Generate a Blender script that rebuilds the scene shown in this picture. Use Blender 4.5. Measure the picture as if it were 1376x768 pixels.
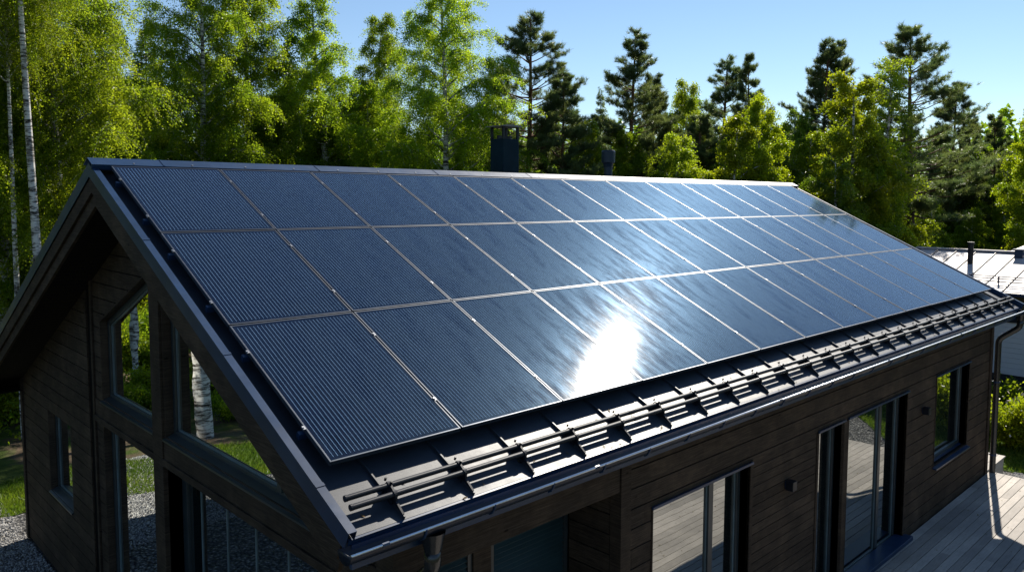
import bpy, math, random
import numpy as np
from mathutils import Vector, Matrix
for o in list(bpy.data.objects): bpy.data.objects.remove(o)
SC = bpy.context.scene
COL = SC.collection
R = math.radians
rnd = random.Random(7)
rng = np.random.default_rng(11)

# ------------------------------------------------------------------ camera, sky, sun
CP = np.array([-2.6356, -9.0410, -0.3211])
YAW, PIT, ROL = 0.788283734, -0.0766686726, 0.0047
FPX = 1047.38
Fv = np.array([math.cos(YAW)*math.cos(PIT), math.sin(YAW)*math.cos(PIT), math.sin(PIT)])
R0 = np.array([math.sin(YAW), -math.cos(YAW), 0.0]); U0 = np.cross(R0, Fv)
Rv = R0*math.cos(ROL)+U0*math.sin(ROL); Uv = -R0*math.sin(ROL)+U0*math.cos(ROL)
cam_d = bpy.data.cameras.new('camera'); cam = bpy.data.objects.new('camera', cam_d); COL.objects.link(cam)
cam.matrix_world = Matrix(((Rv[0], Uv[0], -Fv[0], CP[0]), (Rv[1], Uv[1], -Fv[1], CP[1]), (Rv[2], Uv[2], -Fv[2], CP[2]), (0, 0, 0, 1)))
cam_d.sensor_width = 36; cam_d.lens = FPX/1376*36
cam_d.shift_x = -33.68/1376; cam_d.shift_y = -37.24/1376
cam_d.clip_start = 0.1; cam_d.clip_end = 3000
SC.camera = cam

SUN_AZ, SUN_EL = R(16.6), R(39.0)         # azimuth from +X towards +Y
w = bpy.data.worlds.new("World"); SC.world = w; w.use_nodes = True
nt = w.node_tree; bg = nt.nodes['Background']
sky = nt.nodes.new('ShaderNodeTexSky'); sky.sky_type = 'NISHITA'; sky.sun_disc = False
sky.sun_elevation = SUN_EL; sky.sun_rotation = R(90)-SUN_AZ
sky.altitude = 0; sky.air_density = 1.0; sky.dust_density = 0.0; sky.ozone_density = 3.0
nt.links.new(sky.outputs[0], bg.inputs[0]); bg.inputs[1].default_value = 0.067
sl = bpy.data.lights.new('sun', 'SUN'); sl.energy = 4.2; sl.angle = R(0.53); sl.color = (1.0, 0.93, 0.82)
so = bpy.data.objects.new('sun', sl); COL.objects.link(so)
sd = Vector((math.cos(SUN_AZ)*math.cos(SUN_EL), math.sin(SUN_AZ)*math.cos(SUN_EL), math.sin(SUN_EL)))
so.rotation_euler = sd.to_track_quat('Z', 'Y').to_euler(); so.location = (30, 10, 30)
SC.view_settings.view_transform = 'Standard'; SC.view_settings.look = 'None'
SC.view_settings.exposure = 0.9; SC.view_settings.gamma = 1.0; SC.view_settings.use_curve_mapping = False
SC.render.engine = 'CYCLES'
SC.cycles.max_bounces = 8; SC.cycles.diffuse_bounces = 6; SC.cycles.transparent_max_bounces = 8
SC.cycles.sample_clamp_indirect = 6

# ------------------------------------------------------------------ helpers
TH = 0.4451933688; CT, ST, TT = math.cos(TH), math.sin(TH), math.tan(TH)
GZ = -6.4
def S(x, s, h):      # point of the south roof plane: s metres down the slope, h metres above the panel faces
    return (x, -s*CT - h*ST, -s*ST + h*CT)
def ray_xy(px):      # horizontal unit heading through a column of the photograph
    r = Fv + Rv*(px-721.68)/FPX; n = math.hypot(r[0], r[1]); return r[0]/n, r[1]/n
def ground_at(px, d):
    a, b = ray_xy(px); return CP[0]+a*d, CP[1]+b*d
def top_at(px, py, d):
    r = Fv + Rv*(px-721.68)/FPX - Uv*(py-346.76)/FPX
    return CP[2] + r[2]/math.hypot(r[0], r[1])*d

class MB:
    def __init__(s): s.v = []; s.f = []
    def add(s, vs, fs):
        n = len(s.v); s.v += [tuple(map(float, p)) for p in vs]; s.f += [tuple(i+n for i in f) for f in fs]; return s
    def hexa(s, p):      # 8 corners: bottom 4 ccw, top 4 ccw
        return s.add(p, [(0,3,2,1), (4,5,6,7), (0,1,5,4), (1,2,6,5), (2,3,7,6), (3,0,4,7)])
    def box(s, x0, x1, y0, y1, z0, z1):
        return s.hexa([(x0,y0,z0),(x1,y0,z0),(x1,y1,z0),(x0,y1,z0),(x0,y0,z1),(x1,y0,z1),(x1,y1,z1),(x0,y1,z1)])
    def rbox(s, x0, x1, s0, s1, h0, h1):     # box in roof coordinates
        return s.hexa([S(x0,s1,h0),S(x1,s1,h0),S(x1,s0,h0),S(x0,s0,h0),S(x0,s1,h1),S(x1,s1,h1),S(x1,s0,h1),S(x0,s0,h1)])
    def prism(s, poly, fn0, fn1):
        n = len(poly); a = [fn0(p) for p in poly]; b = [fn1(p) for p in poly]
        return s.add(a+b, [tuple(range(n))[::-1], tuple(range(n, 2*n))]+[(i, (i+1) % n, n+(i+1) % n, n+i) for i in range(n)])
    def tube(s, pts, rad, n=8, caps=True):
        pts = [Vector(p) for p in pts]; k = len(pts)
        rad = rad if isinstance(rad, (list, tuple)) else [rad]*k
        t0 = (pts[1]-pts[0]).normalized(); up = Vector((0,0,1)) if abs(t0.z) < .9 else Vector((1,0,0))
        vs = []
        for i in range(k):
            t = (pts[min(i+1,k-1)]-pts[max(i-1,0)]).normalized()
            a = t.cross(up).normalized(); b = t.cross(a).normalized(); 
            for j in range(n):
                q = 2*math.pi*j/n; vs.append(pts[i]+(a*math.cos(q)+b*math.sin(q))*rad[i])
        fs = [(i*n+j, i*n+(j+1) % n, (i+1)*n+(j+1) % n, (i+1)*n+j) for i in range(k-1) for j in range(n)]
        if caps: fs += [tuple(range(n))[::-1], tuple(range((k-1)*n, k*n))]
        return s.add([tuple(v) for v in vs], fs)
    def build(s, name, m, parent=None, smooth=False, bevel=0):
        me = bpy.data.meshes.new(name); me.from_pydata(s.v, [], s.f); me.update()
        if m: me.materials.append(m)
        if smooth:
            me.polygons.foreach_set('use_smooth', [True]*len(me.polygons))
        o = bpy.data.objects.new(name, me); COL.objects.link(o)
        if parent: o.parent = parent
        if bevel:
            b = o.modifiers.new('bevel', 'BEVEL'); b.width = bevel; b.segments = 2; b.limit_method = 'ANGLE'
        return o
def np_mesh(name, V, F, m, smooth=False):     # V (n,3) ; F (k,3|4)
    me = bpy.data.meshes.new(name); k, q = F.shape
    me.vertices.add(len(V)); me.vertices.foreach_set('co', V.astype(np.float32).ravel())
    me.loops.add(k*q); me.loops.foreach_set('vertex_index', F.astype(np.int32).ravel())
    me.polygons.add(k); me.polygons.foreach_set('loop_start', np.arange(0, k*q, q, dtype=np.int32))
    me.update(calc_edges=True); me.materials.append(m)
    if smooth: me.polygons.foreach_set('use_smooth', np.ones(k, bool))
    return me
def mesh_obj(name, me, parent=None):
    o = bpy.data.objects.new(name, me); COL.objects.link(o)
    if parent: o.parent = parent
    return o
def tag(o, label=None, cat=None, group=None, kind=None):
    if label: o['label'] = label
    if cat: o['category'] = cat
    if group: o['group'] = group
    if kind: o['kind'] = kind
    return o
def empty(name, loc=(0,0,0), rz=0):
    o = bpy.data.objects.new(name, None); COL.objects.link(o); o.location = loc; o.rotation_euler = (0,0,rz); o.empty_display_size = .3
    return o
def copy_tree(o, parent=None):
    c = o.copy(); COL.objects.link(c)
    if parent: c.parent = parent
    for ch in [q for q in ALLCH.get(o.name, [])]: copy_tree(ch, c)
    return c
ALLCH = {}
def remember(o):
    ALLCH[o.name] = list(o.children)
    for c in o.children: remember(c)

# ------------------------------------------------------------------ materials
class M:
    def __init__(s, name, base=(.5,.5,.5), rough=.5, metal=0.0, spec=.5):
        s.m = bpy.data.materials.new(name); s.m.use_nodes = True; s.t = s.m.node_tree; s.b = s.t.nodes['Principled BSDF']
        s.i('Base Color', (*base, 1)); s.i('Roughness', rough); s.i('Metallic', metal); s.i('Specular IOR Level', spec)
    def i(s, k, v): s.b.inputs[k].default_value = v
    def n(s, typ, **kw):
        nd = s.t.nodes.new(typ)
        for k, v in kw.items():
            if hasattr(nd, k): setattr(nd, k, v)
            else: nd.inputs[k.replace('_', ' ')].default_value = v
        return nd
    def l(s, a, b): s.t.links.new(a, b)
    def co(s, scale=(1,1,1), kind='Object'):
        c = s.n('ShaderNodeTexCoord'); mp = s.n('ShaderNodeMapping'); mp.inputs['Scale'].default_value = scale
        s.l(c.outputs[kind], mp.inputs[0]); return mp.outputs[0]
    def noise(s, vec, scale, detail=4, rough=.55):
        n = s.n('ShaderNodeTexNoise'); n.inputs['Scale'].default_value = scale; n.inputs['Detail'].default_value = detail
        n.inputs['Roughness'].default_value = rough
        if vec is not None: s.l(vec, n.inputs['Vector'])
        return n.outputs['Fac']
    def ramp(s, fac, stops):
        r = s.n('ShaderNodeValToRGB'); e = r.color_ramp.elements
        while len(e) < len(stops): e.new(0.5)
        for k, (p, c) in enumerate(stops):
            e[k].position = p; e[k].color = (*c, 1) if len(c) == 3 else c
        s.l(fac, r.inputs[0]); return r.outputs[0]
    def mix(s, fac, a, b, mode='MIX'):
        m = s.n('ShaderNodeMix', data_type='RGBA', blend_type=mode)
        for sock, v in ((m.inputs[0], fac), (m.inputs[6], a), (m.inputs[7], b)):
            if isinstance(v, bpy.types.NodeSocket): s.l(v, sock)
            else: sock.default_value = v if not isinstance(v, tuple) else (*v, 1)[:4]
        return m.outputs[2]
    def math(s, op, a, b=0.0):
        m = s.n('ShaderNodeMath', operation=op)
        for k, v in enumerate((a, b)):
            if isinstance(v, bpy.types.NodeSocket): s.l(v, m.inputs[k])
            else: m.inputs[k].default_value = v
        return m.outputs[0]
    def rr(s, a, b):
        m = s.n('ShaderNodeMapRange'); m.inputs['To Min'].default_value = a; m.inputs['To Max'].default_value = b; return m
    def bump(s, h, strength, dist=.01, target=None):
        b = s.n('ShaderNodeBump'); b.inputs['Strength'].default_value = strength; b.inputs['Distance'].default_value = dist
        s.l(h, b.inputs['Height']); s.l(b.outputs[0], s.b.inputs['Normal'] if target is None else target); return b
    def island(s):
        return s.n('ShaderNodeNewGeometry').outputs['Random Per Island']

def mat_stained_wood():
    a = M('dark_stained_wood', rough=.8, spec=.14)
    v = a.co((1.2, 1.2, 22)); n1 = a.noise(v, 3.0, 6, .65)
    c = a.ramp(n1, [(.25, (.025,.018,.013)), (.55, (.056,.041,.030)), (.8, (.112,.083,.061))])
    v2 = a.co((1, 1, 1)); n2 = a.noise(v2, 1.7, 5, .7)
    c = a.mix(a.ramp(n2, [(.45, (0,0,0)), (.75, (1,1,1))]), c, (.115,.080,.054))
    isl = a.island(); v3 = a.n('ShaderNodeMapRange'); v3.inputs['To Min'].default_value = .82; v3.inputs['To Max'].default_value = 1.18
    a.l(isl, v3.inputs[0]); hsv = a.n('ShaderNodeHueSaturation'); a.l(v3.outputs[0], hsv.inputs['Value']); a.l(c, hsv.inputs['Color'])
    vk = a.n('ShaderNodeTexVoronoi'); vk.inputs['Scale'].default_value = 1.9; a.l(a.co((1,1,2.6)), vk.inputs['Vector'])
    kn = a.ramp(vk.outputs['Distance'], [(.035, (1,1,1)), (.07, (0,0,0))]); fg = a.noise(a.co((3,3,160)), 1.0, 3, .6)
    c2 = a.mix(kn, hsv.outputs[0], (.010,.007,.005)); c2 = a.mix(a.ramp(fg, [(.42, (.55,.55,.55)), (.58, (0,0,0))]), c2, (.016,.011,.008))
    a.l(c2, a.b.inputs['Base Color']); a.bump(fg, .4, .003); return a.m
def mat_deck():
    a = M('weathered_decking', rough=.7, spec=.3)
    v = a.co((2, 30, 2)); n1 = a.noise(v, 2.5, 6, .7)
    c = a.ramp(n1, [(.2, (.28,.245,.21)), (.5, (.46,.41,.355)), (.8, (.60,.54,.475))])
    n2 = a.noise(a.co(), .9, 5, .6); c = a.mix(a.ramp(n2, [(.35, (.6,.6,.6)), (.7, (0,0,0))]), c, (.19,.175,.16))
    isl = a.island(); mr = a.rr(.74, 1.14); a.l(isl, mr.inputs[0]); h = a.n('ShaderNodeHueSaturation'); a.l(mr.outputs[0], h.inputs['Value']); a.l(c, h.inputs['Color'])
    a.l(h.outputs[0], a.b.inputs['Base Color']); a.bump(n1, .3, .003); return a.m
def mat_coated(name, base, rough, grain=.25, spec=.6, metal=0.0, scale=420):
    a = M(name, base, rough, metal, spec)
    v = a.co(); n = a.noise(v, scale, 2, .6); a.bump(n, grain, .0006)
    n2 = a.noise(v, 6, 5, .65); mr = a.rr(rough*.8, rough*1.25); a.l(n2, mr.inputs[0]); a.l(mr.outputs[0], a.b.inputs['Roughness'])
    n3 = a.noise(v, 2.3, 6, .7); c = a.mix(a.ramp(n3, [(.4, (0,0,0)), (.8, (1,1,1))]), base, tuple(min(1, q*1.7+.004) for q in base))
    a.l(c, a.b.inputs['Base Color'])
    return a.m
def mat_panel_glass(Hh):
    a = M('solar_cell_glass', (.01,.015,.04), .4, 0, .5)
    sep = a.n('ShaderNodeSeparateXYZ'); tc = a.n('ShaderNodeTexCoord'); a.l(tc.outputs['Object'], sep.inputs[0])
    # bus wires run down the slope: 33 across the width
    fx = a.math('FRACT', a.math('MULTIPLY', sep.outputs[0], 33/1.106)); dx = a.math('ABSOLUTE', a.math('SUBTRACT', fx, .5))
    wire = a.math('LESS_THAN', dx, .028)
    yy = a.math('ABSOLUTE', a.math('ADD', sep.outputs[1], Hh/2)); xx = a.math('ABSOLUTE', a.math('SUBTRACT', sep.outputs[0], .564))
    inside = a.math('MULTIPLY', a.math('LESS_THAN', yy, Hh/2-.042), a.math('LESS_THAN', xx, .564-.030)); wire = a.math('MULTIPLY', wire, inside)
    # fine contact fingers across
    fy = a.math('FRACT', a.math('MULTIPLY', sep.outputs[1], 85)); fing = a.math('LESS_THAN', fy, .22)
    # cell joints
    cy = a.math('FRACT', a.math('MULTIPLY', sep.outputs[1], 1/.166)); cg = a.math('LESS_THAN', cy, .012)
    n = a.noise(a.co((1,1,1)), 3.2, 4); n5 = a.noise(a.co((18,3,1)), 3.0, 5, .7)
    base = a.ramp(n, [(.3, (.0012,.003,.010)), (.7, (.0035,.0065,.018))])
    base = a.mix(a.ramp(n5, [(.45, (0,0,0)), (.8, (.5,.5,.5))]), base, (.020,.013,.022))
    base = a.mix(a.math('MULTIPLY', fing, .05), base, (.03,.045,.085))
    base = a.mix(a.math('MULTIPLY', cg, .5), base, (.004,.004,.006))
    base = a.mix(wire, base, (.56,.56,.58))
    # a thin film of dust and pollen
    nd = a.noise(a.co((1,1,1)), 1.1, 7, .7); ns = a.noise(a.co((55,9,1)), 1.0, 4, .7)
    dust = a.math('MULTIPLY', a.math('MULTIPLY', nd, ns), .05)
    base = a.mix(dust, base, (.30,.33,.36))
    a.l(base, a.b.inputs['Base Color'])
    a.i('Coat Weight', 1.0); a.i('Coat Tint', (.50,.74,1.0,1)); a.i('Coat IOR', 1.32); a.i('Specular IOR Level', .013)
    vn = a.co((1,1,1)); nn = a.noise(vn, 260, 2, .6); nl = a.noise(vn, 2.0, 3, .5)
    b = a.n('ShaderNodeBump'); b.inputs['Strength'].default_value = .10; b.inputs['Distance'].default_value = .0002
    a.l(nn, b.inputs['Height']); 
    b2 = a.n('ShaderNodeBump'); b2.inputs['Strength'].default_value = .15; b2.inputs['Distance'].default_value = .006
    a.l(nl, b2.inputs['Height']); a.l(b.outputs[0], b2.inputs['Normal']); a.l(b2.outputs[0], a.b.inputs['Coat Normal']); 
    nr = a.noise(a.co((26,5,1)), 1.0, 5, .7); mr = a.rr(.030, .088); a.l(nr, mr.inputs[0]); a.l(mr.outputs[0], a.b.inputs['Coat Roughness'])
    nb_ = a.noise(a.co((5,1.2,1)), 1.0, 6, .75); m2 = a.rr(.22, .50); m2.inputs['From Min'].default_value = .35; m2.inputs['From Max'].default_value = .62; a.l(nb_, m2.inputs[0]); a.l(m2.outputs[0], a.b.inputs['Roughness'])
    return a.m
def mat_window(name='window_glass', tint=(.012,.018,.02), base=.42, ribs=False):
    m = bpy.data.materials.new(name); m.use_nodes = True; t = m.node_tree; t.nodes.clear()
    out = t.nodes.new('ShaderNodeOutputMaterial'); mx = t.nodes.new('ShaderNodeMixShader'); g = t.nodes.new('ShaderNodeBsdfGlossy')
    d = t.nodes.new('ShaderNodeBsdfDiffuse'); d.inputs[0].default_value = (*tint, 1); g.inputs['Roughness'].default_value = 0.0
    g.inputs[0].default_value = (.92,.96,.95,1)
    fr = t.nodes.new('ShaderNodeFresnel'); fr.inputs[0].default_value = 1.6
    mm = t.nodes.new('ShaderNodeMath'); mm.operation = 'MULTIPLY_ADD'; mm.inputs[1].default_value = 1-base; mm.inputs[2].default_value = base
    tc = t.nodes.new('ShaderNodeTexCoord'); n = t.nodes.new('ShaderNodeTexNoise'); n.inputs['Scale'].default_value = 1.3; b = t.nodes.new('ShaderNodeBump')
    b.inputs['Strength'].default_value = .12; b.inputs['Distance'].default_value = .01
    t.links.new(tc.outputs['Object'], n.inputs['Vector']); t.links.new(n.outputs['Fac'], b.inputs['Height']); t.links.new(b.outputs[0], g.inputs['Normal'])
    t.links.new(fr.outputs[0], mm.inputs[0]); t.links.new(mm.outputs[0], mx.inputs[0]); t.links.new(d.outputs[0], mx.inputs[1]); t.links.new(g.outputs[0], mx.inputs[2])
    t.links.new(mx.outputs[0], out.inputs[0]); return m
def mat_leaf(name, dark, light, trans, tw=.5, gloss=.25):
    m = bpy.data.materials.new(name); m.use_nodes = True; t = m.node_tree; t.nodes.clear()
    N = t.nodes.new; L = t.links.new
    out = N('ShaderNodeOutputMaterial'); g = N('ShaderNodeNewGeometry'); oi = N('ShaderNodeObjectInfo')
    r = N('ShaderNodeMix'); r.data_type = 'RGBA'; r.inputs[6].default_value = (*dark,1); r.inputs[7].default_value = (*light,1); L(g.outputs['Random Per Island'], r.inputs[0])
    h = N('ShaderNodeHueSaturation'); mr = N('ShaderNodeMapRange'); mr.inputs['To Min'].default_value = .88; mr.inputs['To Max'].default_value = 1.25
    mh = N('ShaderNodeMapRange'); mh.inputs['To Min'].default_value = .492; mh.inputs['To Max'].default_value = .506
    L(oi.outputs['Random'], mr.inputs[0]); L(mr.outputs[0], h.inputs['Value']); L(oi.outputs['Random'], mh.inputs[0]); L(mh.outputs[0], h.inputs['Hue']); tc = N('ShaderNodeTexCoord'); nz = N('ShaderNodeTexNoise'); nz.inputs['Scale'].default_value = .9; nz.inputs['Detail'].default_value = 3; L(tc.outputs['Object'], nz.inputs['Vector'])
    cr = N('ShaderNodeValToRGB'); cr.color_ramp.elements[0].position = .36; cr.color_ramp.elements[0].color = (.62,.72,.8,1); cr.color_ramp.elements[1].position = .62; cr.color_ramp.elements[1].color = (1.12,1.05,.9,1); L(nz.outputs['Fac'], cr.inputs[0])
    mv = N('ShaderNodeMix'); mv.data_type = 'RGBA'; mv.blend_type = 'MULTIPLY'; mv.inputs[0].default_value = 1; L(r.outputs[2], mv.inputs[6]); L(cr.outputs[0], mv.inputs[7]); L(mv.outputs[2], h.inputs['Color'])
    p = N('ShaderNodeBsdfPrincipled'); p.inputs['Roughness'].default_value = .38; p.inputs['Specular IOR Level'].default_value = gloss; L(h.outputs[0], p.inputs['Base Color'])
    tr = N('ShaderNodeBsdfTranslucent'); mu = N('ShaderNodeMix'); mu.data_type = 'RGBA'; mu.blend_type = 'MULTIPLY'; mu.inputs[0].default_value = 1
    L(h.outputs[0], mu.inputs[6]); mu.inputs[7].default_value = (*trans, 1); L(mu.outputs[2], tr.inputs[0])
    ms = N('ShaderNodeMixShader'); ms.inputs[0].default_value = tw; L(p.outputs[0], ms.inputs[1]); L(tr.outputs[0], ms.inputs[2]); L(ms.outputs[0], out.inputs[0]); return m
def mat_birch_bark():
    a = M('birch_bark', rough=.75, spec=.2)
    v = a.co((2.2,2.2,9)); n = a.noise(v, 1.6, 5, .65); c = a.ramp(n, [(.40, (.02,.018,.016)), (.47, (.25,.23,.21)), (.53, (.62,.60,.56)), (.8, (.72,.69,.65))])
    n2 = a.noise(a.co((1,1,.5)), 2.3, 4); c = a.mix(a.ramp(n2, [(.5, (0,0,0)), (.68, (.7,.7,.7))]), c, (.16,.145,.125))
    a.l(c, a.b.inputs['Base Color']); a.bump(n, .4, .02); return a.m
def mat_pine_bark():
    a = M('pine_bark', rough=.85, spec=.2)
    tc = a.n('ShaderNodeTexCoord'); sp = a.n('ShaderNodeSeparateXYZ'); a.l(tc.outputs['Object'], sp.inputs[0])
    f = a.ramp(a.math('MULTIPLY', sp.outputs[2], 1/14), [(.35, (.075,.05,.038)), (.7, (.19,.095,.05))])
    n = a.noise(a.co((5,5,1.5)), 2.5, 5, .7); c = a.mix(a.ramp(n, [(.35, (.8,.8,.8)), (.6, (0,0,0))]), f, (.03,.022,.018))
    a.l(c, a.b.inputs['Base Color']); a.bump(n, .6, .03); return a.m
def mat_gravel():
    a = M('crushed_gravel', rough=.9, spec=.2)
    v = a.co(); vo = a.n('ShaderNodeTexVoronoi'); vo.inputs['Scale'].default_value = 17; a.l(v, vo.inputs['Vector'])
    n = a.noise(v, 40, 3); g = a.n('ShaderNodeRGBToBW'); a.l(vo.outputs['Color'], g.inputs[0])
    c = a.ramp(g.outputs[0], [(.1, (.09,.09,.095)), (.5, (.21,.205,.20)), (.95, (.42,.41,.39))])
    d = a.ramp(vo.outputs['Distance'], [(.15, (1,1,1)), (.6, (.25,.25,.25))]); c = a.mix(1.0, c, d, 'MULTIPLY')
    a.l(c, a.b.inputs['Base Color']); inv = a.math('SUBTRACT', 1.0, vo.outputs['Distance']); a.bump(inv, 1.0, .05); return a.m
def mat_ground():
    a = M('forest_floor', rough=.95, spec=.1)
    v = a.co(); n = a.noise(v, .33, 6, .65); n2 = a.noise(v, 3.0, 6, .75); n3 = a.noise(v, 28, 3)
    g = a.ramp(n2, [(.3, (.028,.05,.010)), (.55, (.07,.105,.02)), (.8, (.13,.14,.04))])
    e = a.ramp(n2, [(.3, (.07,.048,.032)), (.6, (.16,.115,.08)), (.85, (.25,.19,.14))])
    c = a.mix(a.ramp(n, [(.47, (0,0,0)), (.54, (1,1,1))]), g, e); c = a.mix(a.math('MULTIPLY', n3, .5), c, (.03,.03,.015))
    a.l(c, a.b.inputs['Base Color']); a.bump(n2, .8, .08); return a.m
def mat_lawn():
    a = M('lawn_turf', rough=.9, spec=.15)
    v = a.co(); n = a.noise(v, 1.1, 6, .7); n2 = a.noise(v, 22, 4, .7)
    c = a.ramp(n, [(.3, (.05,.10,.012)), (.55, (.10,.16,.018)), (.75, (.17,.17,.05))]); c = a.mix(a.math('MULTIPLY', n2, .6), c, (.03,.06,.008))
    a.l(c, a.b.inputs['Base Color']); a.bump(n2, .9, .04); return a.m

WOOD = mat_stained_wood(); DECK = mat_deck()
SHEET = mat_coated('dark_sheet_steel', (.020,.026,.036), .48, .5, .50)
TRIM = mat_coated('blue_black_steel', (.007,.026,.066), .36, .12, .45)
RAILM = mat_coated('black_steel_tube', (.006,.008,.013), .42, .1, .35)
FRAME = mat_coated('anodised_frame', (.042,.052,.070), .42, .1, .5, .55)
ALU = mat_coated('bare_aluminium', (.30,.31,.33), .42, .1, .5, .9)
GLASS = mat_window(); BLIND = mat_coated('teal_blind_slats', (.016,.040,.044), .5, .1)
WFR = mat_coated('window_frame_paint', (.022,.030,.034), .38, .1)
WFL = mat_coated('pale_spacer_profile', (.10,.14,.155), .4, .1)
DARK = M('unlit_backing', (.006,.005,.0045), .9, 0, .1).m
CEIL = M('soffit_boards', (.012,.009,.007), .8, 0, .15).m
PINKROOF = mat_coated('pale_painted_roof', (.44,.385,.36), .55, .15, .3)
WALLPALE = M('pale_grey_cladding', (.62,.64,.66), .7, 0, .3).m
WALLOLIVE = M('olive_render', (.12,.115,.085), .8, 0, .2).m
PLINTH = M('dark_plinth', (.02,.025,.03), .8, 0, .2).m
BIRCHB = mat_birch_bark(); PINEB = mat_pine_bark()
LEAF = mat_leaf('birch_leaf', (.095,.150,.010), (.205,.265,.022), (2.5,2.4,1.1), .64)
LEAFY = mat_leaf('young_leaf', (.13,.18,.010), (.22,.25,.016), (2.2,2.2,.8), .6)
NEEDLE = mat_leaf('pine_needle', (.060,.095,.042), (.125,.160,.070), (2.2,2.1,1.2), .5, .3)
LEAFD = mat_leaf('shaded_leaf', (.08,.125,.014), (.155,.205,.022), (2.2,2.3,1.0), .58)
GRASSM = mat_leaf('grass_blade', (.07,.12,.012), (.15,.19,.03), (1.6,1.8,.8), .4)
FLOWER = M('pale_blossom', (.62,.52,.42), .7).m
GRAVEL = mat_gravel(); GROUND = mat_ground(); LAWN = mat_lawn()

# ------------------------------------------------------------------ ground
def sheet_poly(name, pts, z, m):
    b = MB(); b.add([(x, y, z) for x, y in pts], [tuple(range(len(pts)))]); o = b.build(name, m); tag(o, kind='structure'); return o
def ground_sheet():
    n = 120; u = np.linspace(-1, 1, n); g = np.sign(u)*(np.abs(u)**2.2)
    X, Y = np.meshgrid(15+g*900, 10+g*900, indexing='ij')
    d = np.hypot(X-7, Y-1); amp = np.clip((d-22)/25, 0, 1)
    Z = GZ + amp*(.5*np.sin(X*.11+1)*np.cos(Y*.09)+.25*np.sin(X*.31+Y*.2))
    V = np.stack([X, Y, Z], -1).reshape(-1, 3); i = np.arange(n*n).reshape(n, n)
    F = np.stack([i[:-1,:-1], i[1:,:-1], i[1:,1:], i[:-1,1:]], -1).reshape(-1, 4)
    o = mesh_obj('ground', np_mesh('ground', V, F, GROUND, True)); tag(o, kind='structure')
ground_sheet()
GRASS_L = [(-7,6.45),(-4.2,6.92),(-2.6,7.12),(-1.35,7.72),(.3,8.2),(1.6,8.3),(4,8.4),(8,8.5),(8,9.6),(4.2,10.4),(2.6,10.0),(1.4,10.6),(.3,10.1),(-1.2,10.5),(-2.4,9.7),(-3.6,9.9),(-5,9.1),(-7,9.3)]
sheet_poly('gravel', [(-9,-9),(-3.2,-9.5),(17,-12),(19.5,-9),(17.4,-7.2),(16.9,-5.2),(16.95,-4.0),(17.4,0),(17,8.6),(8,8.52),(4,8.42),(1.6,8.32),(.3,8.22),(-1.35,7.74),(-2.6,7.14),(-4.2,6.94),(-7,6.47),(-9.5,4)], GZ+.006, GRAVEL)
sheet_poly('lawn', [(17.0,-4.0),(16.92,-5.2),(17.42,-7.2),(19.52,-9),(22,-12),(30,-10),(24,2),(21.5,4),(17.45,2)], GZ+.012, LAWN)
sheet_poly('lawn', GRASS_L, GZ+.012, LAWN)

# ------------------------------------------------------------------ house
RX0, RX1 = -0.16, 15.35          # roof ends
GX, YE, WX1 = 0.45, -4.5, 14.8   # gable plane, eave wall plane, far gable
YR, YW = 0.176, 6.85             # ridge line, far long wall
house = empty('wooden_house', (GX, YR, GZ)); tag(house, 'dark brown timber house with a black sheet metal gable roof covered in solar panels', 'house')
HI = Matrix.Translation((-GX, -YR, -GZ))
_b = MB.build
def hb(mb, name, m, parent=None, **k):       # part of the house: shift vertices so the part sits right under the Empty
    mb.v = [(x-GX, y-YR, z-GZ) for x, y, z in mb.v]
    return mb.build(name, m, parent or house, **k)
def roofz(y, h=-.13):     # height of the sheet plane over y (both slopes, symmetric about the ridge)
    top = h/CT
    return (TT*y if y <= YR else TT*(2*YR-y)) + top
def clip(poly, a, b, c):     # keep a*u+b*v<=c
    out = []
    for i in range(len(poly)):
        p, q = poly[i], poly[(i+1) % len(poly)]; fp, fq = a*p[0]+b*p[1]-c, a*q[0]+b*q[1]-c
        if fp <= 0: out.append(p)
        if (fp < 0 < fq) or (fq < 0 < fp):
            t = fp/(fp-fq); out.append((p[0]+t*(q[0]-p[0]), p[1]+t*(q[1]-p[1])))
    return out if len(out) > 2 else []
def area(p): return abs(sum(p[i][0]*p[(i+1) % len(p)][1]-p[(i+1) % len(p)][0]*p[i][1] for i in range(len(p))))/2
def halfplanes(poly):
    cx = sum(p[0] for p in poly)/len(poly); cy = sum(p[1] for p in poly)/len(poly); H = []
    for i in range(len(poly)):
        (x0,y0),(x1,y1) = poly[i], poly[(i+1) % len(poly)]; a, b = y1-y0, x0-x1; c = a*x0+b*y0
        if a*cx+b*cy > c: a, b, c = -a, -b, -c
        H.append((a, b, c))
    return H
def subtract(polys, hole):
    H = halfplanes(hole); res = []
    for p in polys:
        cur = p
        for a, b, c in H:
            outp = clip(cur, -a, -b, -c)
            if outp and area(outp) > 1e-4: res.append(outp)
            cur = clip(cur, a, b, c)
            if not cur: break
    return res
def siding(mb, bounds, holes, h, to3, gap=.013, seed=0, blen=3.6):
    r = random.Random(seed); H = halfplanes(bounds)
    u0 = min(p[0] for p in bounds); u1 = max(p[0] for p in bounds); v0 = min(p[1] for p in bounds); v1 = max(p[1] for p in bounds)
    v = v1
    while v > v0+.01:
        lo = max(v-h, v0); u = u0-r.random()*blen
        while u < u1:
            L = blen*(.7+.6*r.random()); p = [(u+.0012,lo+gap),(u+L-.0012,lo+gap),(u+L-.0012,v),(u+.0012,v)]
            for a,b,c in H:
                p = clip(p, a, b, c)
                if not p: break
            if p:
                ps = [p]
                for ho in holes: ps = subtract(ps, ho)
                for q in ps:
                    if area(q) > 4e-4: mb.prism(q, lambda s: to3(s, 0.0), lambda s: to3(s, .022))
            u += L
        v = lo
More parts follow.
